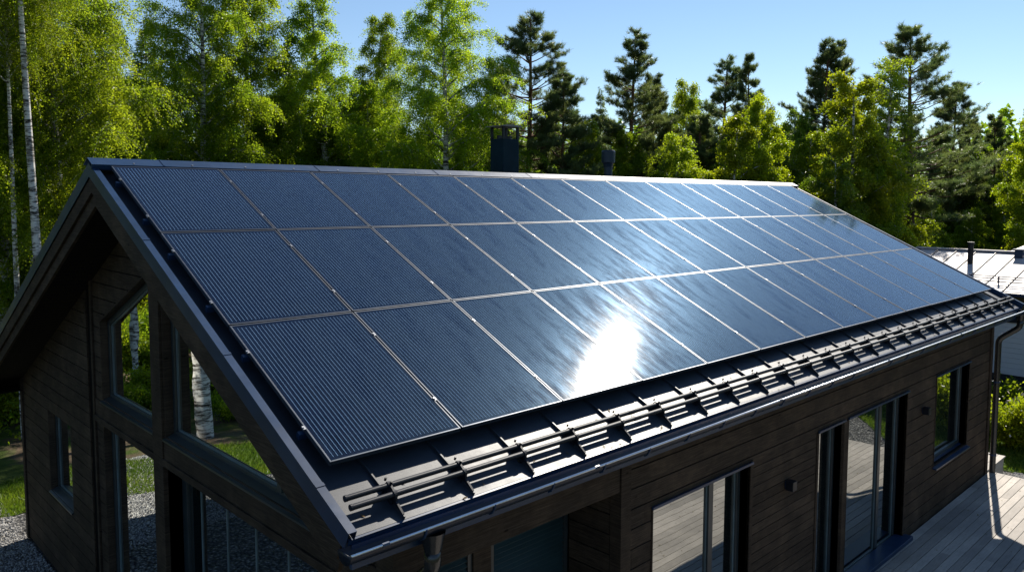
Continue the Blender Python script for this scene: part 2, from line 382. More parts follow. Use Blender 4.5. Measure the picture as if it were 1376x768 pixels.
# backing walls (dark core boxes) and board cladding
wall = MB()
DZ = -5.85                      # deck level
g3 = lambda s, d: (GX+.022-d, s[0], s[1])            # gable cladding, outward -x
e3 = lambda s, d: (s[0], YE+.022-d, s[1])            # eave wall, outward -y
zt_e = -2.52
# gable openings
AP = -1.13; SL = .42; PC = .13
LW = [(2.25,-3.03),(2.25,AP-SL*(2.25-.28)),(.28,AP),(.28,-3.03)]
RWo = [(-.02,-3.03),(-.02,AP),(-4.25,AP-SL*4.23),(-4.25,-3.03)]
LL = [(.28,-6.15),(2.25,-6.15),(2.25,-3.34),(.28,-3.34)]
RL = [(-4.28,-6.15),(-.02,-6.15),(-.02,-3.34),(-4.28,-3.34)]
SW = [(3.84,-5.05),(5.16,-5.05),(5.16,-3.70),(3.84,-3.70)]
gz = lambda y: roofz(y)-.20
gable_poly_l = [(2.85,GZ+.05),(YW,GZ+.05),(YW,gz(YW)),(2.85,gz(2.85))]
gable_poly_r = [(YE,GZ+.05),(2.55,GZ+.05),(2.55,gz(2.55)),(YR,gz(YR)),(YE,gz(YE))]
BEAM = [(-4.5,-3.34),(2.55,-3.34),(2.55,-3.03),(-4.5,-3.03)]
POST = [(-.02,-6.15),(.28,-6.15),(.28,-.9),(-.02,-.9)]
siding(wall, gable_poly_l, [SW], .20, g3, seed=1)
siding(wall, gable_poly_r, [LW, RWo, LL, RL, BEAM, POST], .20, g3, seed=2)
# eave wall openings
W1 = [(3.52,DZ-.02),(5.40,DZ-.02),(5.40,-3.40),(3.52,-3.40)]
W2a = [(7.16,DZ-.02),(7.92,DZ-.02),(7.92,-3.40),(7.16,-3.40)]
W2b = [(8.08,DZ-.02),(10.30,DZ-.02),(10.30,-3.40),(8.08,-3.40)]
W3 = [(11.65,-4.95),(13.42,-4.95),(13.42,-3.37),(11.65,-3.37)]
NARROW = [(5.46,DZ),(7.10,DZ),(7.10,-3.35),(5.46,-3.35)]
PIER = [(7.92,DZ),(8.08,DZ),(8.08,-3.40),(7.92,-3.40)]
eave_poly = [(3.14,GZ+.05),(WX1,GZ+.05),(WX1,zt_e),(3.14,zt_e)]
siding(wall, eave_poly, [W1, W2a, W2b, W3, NARROW, PIER], .20, e3, seed=3)
siding(wall, [NARROW[0], NARROW[1], NARROW[2], NARROW[3]], [], .117, e3, gap=.009, seed=4, blen=2.2)
# recess side wall (faces -x), back wall of the recess, far gable, far wall
YB = -3.85
siding(wall, [(YE+.12,DZ),(YB,DZ),(YB,-2.75),(YE+.12,-2.75)], [], .20, lambda s, d: (3.022-d, s[0], s[1]), seed=5)
siding(wall, [(YE,GZ),(YW,GZ),(YW,gz(YW)),(YR,gz(YR)),(YE,gz(YE))], [], .20, lambda s, d: (WX1-.022+d, s[0], s[1]), seed=6)
siding(wall, [(GX,GZ),(WX1,GZ),(WX1,gz(YW)),(GX,gz(YW))], [], .20, lambda s, d: (s[0], YW-.022+d, s[1]), seed=7)
hb(wall, 'wall', WOOD)
core = MB()
def wallcore_y(y0, y1, x0, x1, z0, z1, holes):
    xs = sorted({x0, x1, *[h[0] for h in holes], *[h[1] for h in holes]}); 
    for a, b in zip(xs[:-1], xs[1:]):
        zs = [(z0, z1)]
        for h in holes:
            if h[0] <= a and h[1] >= b:
                zs = [t for lo, hi in zs for t in ((lo, min(hi, h[2])), (max(lo, h[3]), hi)) if t[1]-t[0] > .001]
        for lo, hi in zs: core.box(a, b, y0, y1, lo, hi)
def hr(p): return (p[0][0], p[1][0], p[0][1], p[2][1])
wallcore_y(YE+.024, YE+.30, 3.06, WX1-.03, GZ, zt_e, [hr(W1), hr(W2a), hr(W2b), hr(W3)])
core.box(3.03, 3.06, YE+.10, YB+.2, GZ, -2.7)
polys = subtract(subtract([gable_poly_l], SW), [(9,9),(9.1,9),(9.1,9.1)])
gp = [gable_poly_l, [(2.55,GZ),(2.85,GZ),(2.85,gz(2.85)),(2.55,gz(2.55))], gable_poly_r]
for p in gp:
    # split at the ridge so pieces stay convex
    ps = [p]
    for ho in (SW, LW, RWo, LL, RL): ps = subtract(ps, ho)
    for q in ps: core.prism(q, lambda s: (GX+.30, s[0], s[1]), lambda s: (GX+.024, s[0], s[1]))
core.box(WX1-.3, WX1-.024, YE+.03, YW-.03, GZ, -2.6); core.box(GX+.03, WX1-.03, YW-.3, YW-.024, GZ, gz(YW)-.02)
core.prism([(YE+.03,-2.6),(YW-.03,-2.6),(YW-.03,gz(YW)),(YR,gz(YR)),(YE+.03,gz(YE))], lambda s: (WX1-.3, s[0], s[1]), lambda s: (WX1-.024, s[0], s[1]))
hb(core, 'wall_core', DARK)
for nm_, bx_ in (
    ('post', (GX-.03, GX+.26, -.02, .28, GZ, -1.02)),
    ('beam', (GX-.012, GX+.28, YE+.002, 2.55, -3.335, -3.035)),
    ('drip_board', (GX-.035, GX-.012, YE+.02, 2.55, -3.335, -3.255)),
    ('post', (GX-.02, GX+.20, YE-.02, YE+.20, GZ, -2.6)),
    ('beam', (GX+.20, 2.98, YE-.015, YE+.08, -3.085, -2.62)),
    ('post', (2.99, 3.14, YE-.028, YE+.11, DZ, -2.54)),
    ('corner_board', (WX1-.12, WX1+.025, YE-.028, YE-.002, GZ+.05, -2.54)),
    ('corner_board', (WX1+.002, WX1+.025, YE-.002, YE+.12, GZ+.05, -2.54)),
    ('corner_board', (GX-.03, GX, YW-.09, YW+.03, GZ+.05, gz(YW))),
    ('corner_board', (GX, GX+.12, YW, YW+.03, GZ+.05, gz(YW))),
    ('trim_board', (GX-.028, GX+.0, 2.50, 2.57, GZ+.05, gz(2.56)-.02)),
    ('trim_board', (7.925, 8.075, YE-.012, YE+.14, DZ, -3.41)),
    ('trim_board', (5.402, 5.458, YE-.014, YE+.02, DZ, -3.36)),
    ('trim_board', (7.103, 7.157, YE-.014, YE+.02, DZ, -3.40)),
    ): hb(MB().box(*bx_), nm_, WOOD, bevel=.004)

# windows -----------------------------------------------------------------
def window_y(p, depth, mull=(), mat=GLASS, fw=.075, sill=False, spacer=True):
    x0, x1, z0, z1 = hr(p); y = YE+depth; f = MB()
    f.box(x0+.004, x0+fw, y-.03, y+.05, z0, z1); f.box(x1-fw, x1-.004, y-.03, y+.05, z0, z1)
    f.box(x0+fw, x1-fw, y-.03, y+.05, z1-fw, z1-.004); f.box(x0+fw, x1-fw, y-.03, y+.05, z0, z0+fw)
    for m in mull: f.box(m-.045, m+.045, y-.028, y+.048, z0+fw, z1-fw)
    fo = hb(f, 'window', WFR, bevel=.004)
    g = MB(); g.box(x0+fw-.01, x1-fw+.01, y+.008, y+.02, z0+fw-.01, z1-fw+.01); hb(g, 'pane', mat, fo)
    if spacer:
        s = MB(); e = [x0+fw, *[m for m in mull], x1-fw]
        for a, b in zip(e[:-1], e[1:]):
            aa = a+(.045 if a != e[0] else 0); bb = b-(.045 if b != e[-1] else 0)
            s.box(bb-.016, bb, y-.004, y+.006, z0+fw, z1-fw); s.box(aa, bb-.016, y-.004, y+.006, z0+fw, z0+fw+.014); s.box(aa, aa+.012, y-.004, y+.006, z0+fw+.014, z1-fw)
        hb(s, 'spacer', WFL, fo)
    # reveal boards
    rv = MB(); rv.box(x1, x1+.018, YE-.012, y+.05, z0, z1+.018); rv.box(x0-.018, x0, YE-.012, y+.05, z0, z1+.018); rv.box(x0, x1, YE-.012, y+.05, z1, z1+.018)
    hb(rv, 'reveal', WOOD, fo)
    hd = MB(); hd.box(x0-.03, x1+.03, YE-.035, YE-.012, z1+.002, z1+.03); hb(hd, 'head_flashing', TRIM, fo)
    if sill:
        s = MB(); s.hexa([(x0-.03,YE-.07,z0-.055),(x1+.03,YE-.07,z0-.055),(x1+.03,y-.03,z0-.02),(x0-.03,y-.03,z0-.02),(x0-.03,YE-.07,z0-.03),(x1+.03,YE-.07,z0-.03),(x1+.03,y-.03,z0+.01),(x0-.03,y-.03,z0+.01)])
        hb(s, 'sill', TRIM, fo)
    return fo
window_y(W1, .15, (4.78,), fw=.07)
window_y(W2a, .15, (), fw=.06)
o = window_y(W2b, .15, (9.55,), fw=.07)
s = MB(); s.box(8.02, 10.42, YE-.14, YE+.11, DZ+.006, DZ+.075); hb(s, 'threshold', TRIM, o, bevel=.006)
o = window_y(W3, .15, (11.98,), fw=.06, sill=True)
def win_gable(poly, name='window', depth=.125, fw=.085, mull=(), sill=None, mat=GLASS):
    X = GX+depth; H = halfplanes(poly)
    inner = poly
    for a, b, c in H:
        L = math.hypot(a, b); inner = clip(inner, a, b, c-fw*L)
    f = MB()
    ring = [poly]; ring = subtract(ring, inner)
    for q in ring: f.prism(q, lambda s: (X+.05, s[0], s[1]), lambda s: (X-.03, s[0], s[1]))
    for m in mull:
        q = clip(clip(inner, 1, 0, m+.04), -1, 0, -(m-.04))
        if q: f.prism(q, lambda s: (X+.048, s[0], s[1]), lambda s: (X-.06, s[0], s[1]))
    fo = hb(f, name, WFR, bevel=.003)
    g = MB(); g.prism(inner, lambda s: (X+.02, s[0], s[1]), lambda s: (X+.006, s[0], s[1])); hb(g, 'pane', mat, fo)
    i2 = inner
    for a, b, c in halfplanes(inner):
        L = math.hypot(a, b); i2 = clip(i2, a, b, c-.016*L)
    sp = MB()
    for q in subtract([inner], i2): sp.prism(q, lambda s: (X+.004, s[0], s[1]), lambda s: (X-.004, s[0], s[1]))
    hb(sp, 'spacer', WFL, fo)
    # reveal lining
    rv = MB(); n = len(poly)
    for i in range(n):
        a, b = poly[i], poly[(i+1) % n]
        cx = sum(p[0] for p in poly)/n; cy = sum(p[1] for p in poly)/n
        dx, dy = b[0]-a[0], b[1]-a[1]; L = math.hypot(dx, dy); nx, ny = dy/L, -dx/L
        if nx*(a[0]-cx)+ny*(a[1]-cy) < 0: nx, ny = -nx, -ny
        t = .02; rv.prism([a, b, (b[0]-nx*t, b[1]-ny*t), (a[0]-nx*t, a[1]-ny*t)], lambda s: (X-.031, s[0], s[1]), lambda s: (GX+.001, s[0], s[1]))
    hb(rv, 'reveal', WOOD, fo)
    if sill:
        y0, y1, z = sill; s = MB()
        s.hexa([(GX-.03,y0,z-.02),(X-.03,y0,z+.03),(X-.03,y1,z+.03),(GX-.03,y1,z-.02),(GX-.03,y0,z+.0),(X-.03,y0,z+.05),(X-.03,y1,z+.05),(GX-.03,y1,z+.0)])
        hb(s, 'sill', WFR, fo)
    return fo
win_gable(LW, sill=(.285,2.245,-3.03))
win_gable(RWo, mull=(-2.62,), sill=(-4.2,-.025,-3.03))
win_gable(SW, depth=.13, fw=.07, sill=(3.86,5.14,-5.045))
win_gable(LL)
# frameless folding glass front on the terrace bay
fg = MB(); XG = GX+.20
fg.box(XG-.03, XG+.05, -4.28, -.02, -3.42, -3.345); fg.box(XG-.03, XG+.05, -4.28, -.02, -6.15, -6.08); fg.box(XG-.03, XG+.05, -.16, -.02, -6.08, -3.42)
fo = hb(fg, 'folding_glass_front', WFR, bevel=.004)
ys = [-.17, -.50, -1.17, -1.84, -2.51, -3.18, -3.85, -4.28]
for a, b in zip(ys[:-1], ys[1:]):
    g = MB(); g.box(XG+.004, XG+.014, b+.006, a-.006, -6.08, -3.42); hb(g, 'pane', GLASS, fo)
for a in ys[1:-1]:
    g = MB(); g.box(XG-.006, XG+.004, a-.009, a+.009, -6.08, -3.42); hb(g, 'edge_strip', WFL, fo)
hb(MB().box(XG-.10, XG-.03, -.72, -.62, -3.47, -3.42).box(XG-.115,XG-.09,-.69,-.65,-3.52,-3.44), 'latch', DARK, fo)
# recess back wall with two blinds windows
bk = MB(); bk.box(GX+.3, 3.0, YB+.0, YB+.1, -3.26+.0, -2.7); bk.box(1.74, 1.95, YB, YB+.1, DZ, -3.26)
hb(bk, 'recess_wall', WOOD)
for a, b in ((.75, 1.74), (1.95, 3.0)):
    f = MB(); f.box(a, a+.05, YB+.02, YB+.08, DZ, -3.26); f.box(b-.05, b, YB+.02, YB+.08, DZ, -3.26); f.box(a+.05, b-.05, YB+.02, YB+.08, -3.31, -3.262)
    fo = hb(f, 'window', WFR)
    hb(MB().box(a+.04, b-.04, YB+.06, YB+.07, DZ, -3.3), 'pane', mat_window('dim_glass', (.012,.035,.038), .10) if a < 1 else bpy.data.materials['dim_glass'], fo)
    bl = MB(); z = -3.33
    while z > DZ: bl.hexa([(a+.055,YB+.020,z-.030),(b-.055,YB+.020,z-.030),(b-.055,YB+.05,z),(a+.055,YB+.05,z),(a+.055,YB+.020,z-.027),(b-.055,YB+.020,z-.027),(b-.055,YB+.05,z+.003),(a+.055,YB+.05,z+.003)]); z -= .05
    hb(bl, 'blind', BLIND, fo)
hb(MB().box(GX+.32, 2.99, YE+.09, YB-.01, -2.76, -2.72), 'recess_ceiling', CEIL)

# roof ----------------------------------------------------------------------
SE, HS = 5.43, -.13
rf = MB()
ridge_s = -YR/CT
rf.rbox(RX0+.02, RX1-.02, ridge_s, SE, HS-.03, HS)                  # near slope sheet
SN = (YW+.6-YR)/CT                                                   # far slope
def T(x, s, h):    # far slope coordinates (mirrored about the ridge)
    p = S(x, s+ridge_s, h); return (p[0], 2*YR-p[1], p[2])
rf.hexa([T(RX0+.02,0.02,HS-.03),T(RX1-.02,.02,HS-.03),T(RX1-.02,SN,HS-.03),T(RX0+.02,SN,HS-.03),T(RX0+.02,0.02,HS),T(RX1-.02,.02,HS),T(RX1-.02,SN,HS),T(RX0+.02,SN,HS)])
seams = [.30+.606*k for k in range(25)]
for x in seams:
    rf.rbox(x-.006, x+.006, ridge_s+.1, SE-.002, HS+.0005, HS+.024)
    a = [T(x+q,ss,hh) for hh in (HS+.0005,HS+.04) for q,ss in ((-.01,.15),(.01,.15),(.01,SN-.01),(-.01,SN-.01))]; rf.hexa(a)
roof = hb(rf, 'roof', SHEET)
ev = MB(); ev.rbox(RX0+.03, RX1-.03, SE, SE+.018, HS-.07, HS-.002); hb(ev, 'drip_edge', TRIM, roof)
rc = MB(); rc.rbox(RX0-.01, RX1+.01, ridge_s, -.03, HS+.125, HS+.131)
rc.rbox(RX0-.01, RX1+.01, -.03, -.022, HS+.07, HS+.131)
rc.hexa([T(RX0-.01,0,HS+.125),T(RX1+.01,0,HS+.125),T(RX1+.01,.17,HS+.125),T(RX0-.01,.17,HS+.125),T(RX0-.01,0,HS+.131),T(RX1+.01,0,HS+.131),T(RX1+.01,.17,HS+.131),T(RX0-.01,.17,HS+.131)])
for x in np.arange(.55, 15, 1.9): rc.rbox(x, x+.012, ridge_s+.005, -.03, HS+.131, HS+.136)
rco = hb(rc, 'ridge_cap', TRIM, roof)
def mitre(mb, xa, xb, s1, h0, h1, far=False, start=None):     # board along the rake, cut plumb at the ridge
    sr = lambda h: -(YR+h*ST)/CT if start is None else start
    P = []
    for h in (h0, h1):
        for x, s_ in ((xa, sr(h)), (xb, sr(h)), (xb, s1), (xa, s1)):
            p = S(x, s_, h); P.append((p[0], 2*YR-p[1], p[2]) if far else p)
    mb.hexa(P)
def verge(x0, sgn):      # layered rake boards at one gable end
    xs = lambda a, b: (min(x0+sgn*a, x0+sgn*b), max(x0+sgn*a, x0+sgn*b))
    for far, end in ((False, SE+.03), (True, SN+ridge_s)):
        v = MB(); a, b = xs(0, .062); mitre(v, a, b, end, HS+.075, HS+.082, far)
        a, b = xs(0, .004); mitre(v, a, b, end, HS-.05, HS+.0745, far)
        a, b = xs(.058, .062); mitre(v, a, b, end, HS+.003, HS+.0745, far, ridge_s+.1)
        if not far:
            for q in (1.55, 3.45, 5.0): a, b = xs(-.002, .064); v.rbox(a, b, q, q+.03, HS+.0825, HS+.087)
        hb(v, 'verge_cap', TRIM, roof)
        for (p, q, h0, h1) in ((.018, .042, HS-.20, HS-.045), (.05, .085, HS-.33, HS-.09)):
            a, b = xs(p, q); wv = MB(); mitre(wv, a, b, end-.06, h0, h1, far); hb(wv, 'barge_board', WOOD, roof)
verge(RX0, 1); verge(RX1, -1)
sf = MB()     # soffit planes
for (xa, xb) in ((RX0+.06, GX+.02), (WX1-.02, RX1-.06)):
    n = 0
    s0 = ridge_s
    while s0 < SE-.1:
        sf.rbox(xa, xb, s0+.004, min(s0+.118, SE-.08), HS-.24, HS-.22); s0 += .12
    s0 = 0
    while s0 < SN-.1:
        sf.hexa([T(xa,s0+.004,HS-.24),T(xb,s0+.004,HS-.24),T(xb,s0+.118,HS-.24),T(xa,s0+.118,HS-.24),T(xa,s0+.004,HS-.22),T(xb,s0+.004,HS-.22),T(xb,s0+.118,HS-.22),T(xa,s0+.118,HS-.22)]); s0 += .12
sf.box(RX0+.07, RX1-.07, YE-.30, YE+.2, -2.575, -2.555)
sf.box(RX0+.07, RX1-.07, YW-.1, YW+.5, gz(YW+.5)-.02, gz(YW+.5))
hb(sf, 'soffit', CEIL, roof)
hb(MB().box(RX0+.05, RX1-.05, YE-.36, YE-.33, -2.66, -2.50), 'fascia_board', TRIM, roof); hb(MB().box(RX0+.05, RX1-.05, YW+.5, YW+.53, gz(YW+.5)-.03, gz(YW+.5)+.17), 'fascia_board', WOOD, roof)
# chimney and ventilation pipe behind the ridge
ch = MB(); cx, cy = 6.82, 1.30
ch.box(cx-.19, cx+.19, cy-.17, cy+.17, -.75, .72)
chm = hb(ch, 'chimney', mat_coated('chimney_cladding', (.002,.014,.022), .6, .1, .12), roof, bevel=.006)
cc = MB()
for px_ in (-.17, .17):
    for py_ in (-.15, .15): cc.box(cx+px_-.02, cx+px_+.02, cy+py_-.02, cy+py_+.02, .7205, .93)
cc.box(cx-.17, cx+.17, cy-.02, cy+.02, .7205, .78)
hb(cc, 'cap_post', RAILM, chm)
hb(MB().prism([(-.245,.0),(.245,.0),(.245,.014),(.1,.034),(-.1,.034),(-.245,.014)], lambda s: (cx+s[0], cy-.22, .93+s[1]), lambda s: (cx+s[0], cy+.22, .93+s[1])), 'chimney_cap', mat_coated('cap_steel', (.16,.14,.13), .4, .1), chm)
vp = MB(); vx, vy = 9.35, 1.02
vp.tube([(vx,vy,-.6),(vx,vy,.33)], .085, 20); vp.tube([(vx,vy,.30),(vx,vy,.37),(vx,vy,.39),(vx,vy,.60),(vx,vy,.63),(vx,vy,.635)], [.088,.105,.135,.138,.125,.05], 20)
hb(vp, 'vent_pipe', mat_coated('vent_plastic', (.004,.016,.034), .35, .05, .4), roof, smooth=False, bevel=.003)

# gutter ---------------------------------------------------------------------
gt = MB(); GY, GZc, GR = -4.925, -2.500, .076
arc = [math.radians(180+180*k/12) for k in range(13)]
def gprof(r): return [(GY+r*math.cos(a), GZc+r*math.sin(a)) for a in arc]
x0, x1 = RX0-.04, 15.1
for r, fl in ((GR, 1), (GR-.004, 0)):
    p = gprof(r); n = len(p); gt.add([(x0, a, b) for a, b in p]+[(x1, a, b) for a, b in p], [(i, i+1, n+i+1, n+i) for i in range(n-1)])
for x in (x0, x1): gt.prism([(GY-GR, GZc)]+gprof(GR)[1:], lambda s: (x-.002, s[0], s[1]), lambda s: (x+.002, s[0], s[1]))
lp = MB(); lp.tube([(x0, GY-GR-.003, GZc+.006), (x1, GY-GR-.003, GZc+.006)], .0090, 12)
gut = hb(gt, 'gutter', mat_coated('gutter_steel', (.008,.013,.024), .38, .05, .35), smooth=True); hb(lp, 'gutter_lip', mat_coated('gutter_lip_glint', (.72,.77,.86), .34, .03, .6, .9), gut, smooth=True)  # lip far paler than the gutter: sun highlight put into its colour
def repeat(name, m, parent, build, xs, **k):      # copies of one small part sharing a mesh
    a = MB(); build(a); o = a.build(name, m, parent, **k)
    for n, x in enumerate(xs):
        c = o if n == 0 else o.copy()
        if n: COL.objects.link(c)
        c.location = (x-GX, -YR, -GZ)
def _hook(b):
    b.tube([(0, GY-GR-.008, GZc+.01)]+[(0, GY+(GR+.006)*math.cos(a), GZc+(GR+.006)*math.sin(a)) for a in arc[1:7:2]], .009, 6)
repeat('gutter_bracket', TRIM, gut, _hook, list(np.arange(.36, 15.0, .606)))
repeat('gutter_joint', TRIM, gut, lambda b: b.tube([(0, GY-GR-.003, GZc+.006), (.05, GY-GR-.003, GZc+.006)], .0145, 8), [.02, 2.05, 5.1, 8.1, 11.1])
repeat('screw', ALU, rco, lambda b: b.tube([S(0, -.06, HS+.131), S(0, -.06, HS+.139)], .011, 6), list(np.arange(.25, 15.2, .62)))
def bend(pts, n=6):     # round the corners of a pipe path
    out = [Vector(pts[0])]
    for i in range(1, len(pts)-1):
        a, b, c = map(Vector, pts[i-1:i+2]); r = min(.10, (b-a).length/2, (c-b).length/2)
        p = b+(a-b).normalized()*r; q = b+(c-b).normalized()*r
        for k in range(n+1):
            t = k/n; out.append((1-t)**2*p+2*t*(1-t)*b+t*t*q)
    out.append(Vector(pts[-1])); return out
for xo, xp, yp in ((.47, .47, YE-.10), (15.0, 14.93, YE-.085)):
    d = MB(); d.tube([(xo,GY-.005,GZc-.06),(xo,GY-.005,GZc-.08),(xo,GY-.005,GZc-.20)], [.09,.085,.058], 16, caps=False)
    d.tube(bend([(xo,GY-.005,GZc-.19),(xo,GY-.005,GZc-.33),(xp,yp,GZc-.60),(xp,yp,GZ+.55),(xp,yp,DZ+.02 if xo > 5 else GZ+.1)]), .057, 16)
    dp = hb(d, 'downpipe', mat_coated('downpipe_steel', (.012,.014,.016), .25, .05, .7) if xo < 5 else bpy.data.materials['downpipe_steel'], smooth=True)
    cl = MB(); cl.tube([(xp,yp,-4.0),(xp,yp,-3.96)], .063, 14); cl.box(xp-.012, xp+.012, yp+.03, YE+.02, -3.99, -3.97); cl.tube([(xp,yp,-5.5),(xp,yp,-5.46)], .063, 14); cl.box(xp-.012, xp+.012, yp+.03, YE+.02, -5.49, -5.47)
    hb(cl, 'pipe_clip', TRIM, dp)

# wall lamps -----------------------------------------------------------------
def wall_lamp(x, z, label):
    e = empty('wall_lamp', (x, YE-.005, z)); tag(e, label, 'wall lamp', 'cube lamps on the long wall')
    MB().box(-.055, .055, -.115, -.012, -.06, .06).build('lamp_body', RAILM, e, bevel=.006)
    MB().box(-.04, .04, -.012, .003, -.045, .045).build('mounting_plate', TRIM, e)
wall_lamp(6.30, -3.87, 'small black cube lamp on the narrow cladding left of the tall sliding door')
wall_lamp(11.02, -3.83, 'small black cube lamp between the sliding door and the square far window')

# ------------------------------------------------------------------ solar panels
PW, ROWS = 1.15, [0, 1.523, 3.154, 4.892]
ORD = ['first', 'second', 'third', 'fourth', 'fifth', 'sixth', 'seventh', 'eighth', 'ninth', 'tenth', 'eleventh', 'twelfth', 'thirteenth']
RN = ['top row under the ridge', 'middle row', 'bottom row']
Rm = Matrix.Rotation(TH, 4, 'X')
for r in range(3):
    Hh = ROWS[r+1]-ROWS[r]-.013; Wd = PW-.013; fr = .013
    fm = MB()
    for (a,b,c,d) in ((0,fr,0,-Hh),(Wd-fr,Wd,0,-Hh),(fr,Wd-fr,0,-fr),(fr,Wd-fr,-Hh+fr,-Hh)): fm.box(a,b,min(c,d),max(c,d),-.035,0)
    fm.box(fr, Wd-fr, -Hh+fr, -fr, -.033, -.0075)
    gm = MB().add([(fr-.001,-fr+.001,-.003),(Wd-fr+.001,-fr+.001,-.003),(Wd-fr+.001,-Hh+fr-.001,-.003),(fr-.001,-Hh+fr-.001,-.003)], [(3,2,1,0)])
    cm = MB(); cm.box(-.013-.003, .003, -.018, .018, -.012, .003); cm.tube([(-.0065,0,.003),(-.0065,0,.008)], .007, 6)
    proto = None
    for k in range(13):
        x = k*PW+.0065; loc = Vector(S(x, ROWS[r]+.0065, 0))
        if proto is None:
            e = proto = empty('solar_panel', loc)
            fo = fm.build('frame', FRAME, e, bevel=.002); go = gm.build('cell_glass', mat_panel_glass(Hh), e)
            cs = []
            for f_ in (.22, .78):
                c = MB(); c.v = list(cm.v); c.f = list(cm.f); co_ = c.build('clamp', ALU, e); co_.location = (0, -Hh*f_, 0); cs.append(co_)
            bpy.context.view_layer.update(); remember(e)
        else: e = copy_tree(proto)
        e.location = loc; e.rotation_euler = (TH+rnd.uniform(-.0022,.0022), rnd.uniform(-.0022,.0022), 0)
        tag(e, 'solar panel in the %s, %s from the near gable' % (RN[r], ORD[k]), 'solar panel', 'solar panels on the roof')
# mounting rails below the panels
k = 0
for r in range(3):
    for q, f_ in (('upper', .22), ('lower', .78)):
        s_ = ROWS[r]+(ROWS[r+1]-ROWS[r])*f_
        m = MB().rbox(-.035, 13*PW+.03, s_-.02, s_+.02, -.085, -.036)
        for x in seams:
            m.rbox(x-.02, x+.02, s_-.025, s_+.025, HS+.043, -.0852)
        o = m.build('mounting_rail', ALU if False else TRIM); tag(o, '%s long mounting rail hidden under the solar panels of the %s' % (q, RN[r]), 'mounting rail', 'mounting rails under the solar panels')
# ------------------------------------------------------------------ snow guard
sg = empty('snow_guard', S(0, 5.2, HS)); tag(sg, 'black snow guard of two long tubes on seam brackets along the eave', 'snow guard')
def sgb(mb, name, m, **k):
    o0 = sg.location; mb.v = [(x-o0.x, y-o0.y, z-o0.z) for x, y, z in mb.v]; return mb.build(name, m, sg, **k)
for s_, h_, xa in ((5.19, HS+.088, -.035), (5.268, HS+.080, -.035)):
    t = MB(); t.tube([S(xa, s_, h_), S(15.25, s_, h_)], .0205, 16); t.tube([S(xa-.006, s_, h_), S(xa+.012, s_, h_)], .0225, 14)
    for x in np.arange(2.9, 15, 3.0): t.tube([S(x, s_, h_), S(x+.09, s_, h_)], .0225, 12)
    sgb(t, 'tube', RAILM, smooth=False)
bp_ = [(5.14,.030),(5.165,.106),(5.21,.110),(5.25,.102),(5.288,.098),(5.31,.052),(5.41,.029),(5.41,.0245),(5.14,.0245)]
for x in seams:
    b = MB(); b.prism(bp_, lambda q: S(x-.008, q[0], HS+q[1]), lambda q: S(x+.008, q[0], HS+q[1]))
    b.rbox(x-.020, x+.020, 5.15, 5.20, HS+.010, HS+.042); b.rbox(x-.020, x+.020, 5.24, 5.29, HS+.010, HS+.040)
    b.tube([S(x-.032, 5.175, HS+.03), S(x+.032, 5.175, HS+.03)], .008, 6)
    b.tube([S(x-.014, 5.19, HS+.088), S(x+.014, 5.19, HS+.088)], .027, 12)
    b.tube([S(x-.014, 5.268, HS+.08), S(x+.014, 5.268, HS+.08)], .027, 12)
    b.tube([S(x-.014, 5.155, HS+.11), S(x-.014, 5.155, HS+.135)], .009, 6)
    b.tube([S(x+.0, 5.205, HS+.112), S(x, 5.205, HS+.138)], .010, 6)
    sgb(b, 'bracket', RAILM)

# ------------------------------------------------------------------ deck and step
dk = MB(); y = YE-.03; r_ = random.Random(5)
while y > -10.5:
    x = GX-r_.random()*3
    while x < 14.95:
        L = 2.4+r_.random()*1.8; a, b = max(x, GX), min(x+L, 14.95)
        if b-a > .05: dk.box(a+.0015, b-.0015, y-.133, y, DZ-.028, DZ+r_.uniform(-.0012,.0012))
        x += L
    y -= .143
o = dk.build('deck', DECK); tag(o, kind='structure')
o = MB().box(GX, 14.93, -10.45, YE+.02, DZ-.16, DZ-.035).build('deck_base', DARK); tag(o, kind='structure')
o = MB().box(14.955, 14.98, -10.45, YE-.05, DZ-.2, DZ-.004).build('deck_edge_board', DECK); tag(o, kind='structure')
st = empty('wooden_step', (15.8, -3.4, GZ)); tag(st, 'low weathered wooden platform step at the far corner of the house', 'step')
b = MB(); yy = -4.42
while yy < -2.4: b.box(-.83, .75, yy+3.4, yy+3.4+.135, .44, .47); yy += .142
b.build('tread', DECK, st)
MB().box(-.82, .74, -.99, 1.0, .05, .438).build('riser', DECK, st)

# ------------------------------------------------------------------ neighbouring house
nb = empty('neighbour_house', (23.8, -1.0, GZ)); nb.rotation_euler = (0, 0, R(-2))
tag(nb, 'neighbouring low house with a pale standing seam roof and pale grey cladding', 'house')
zz = lambda z: z-GZ
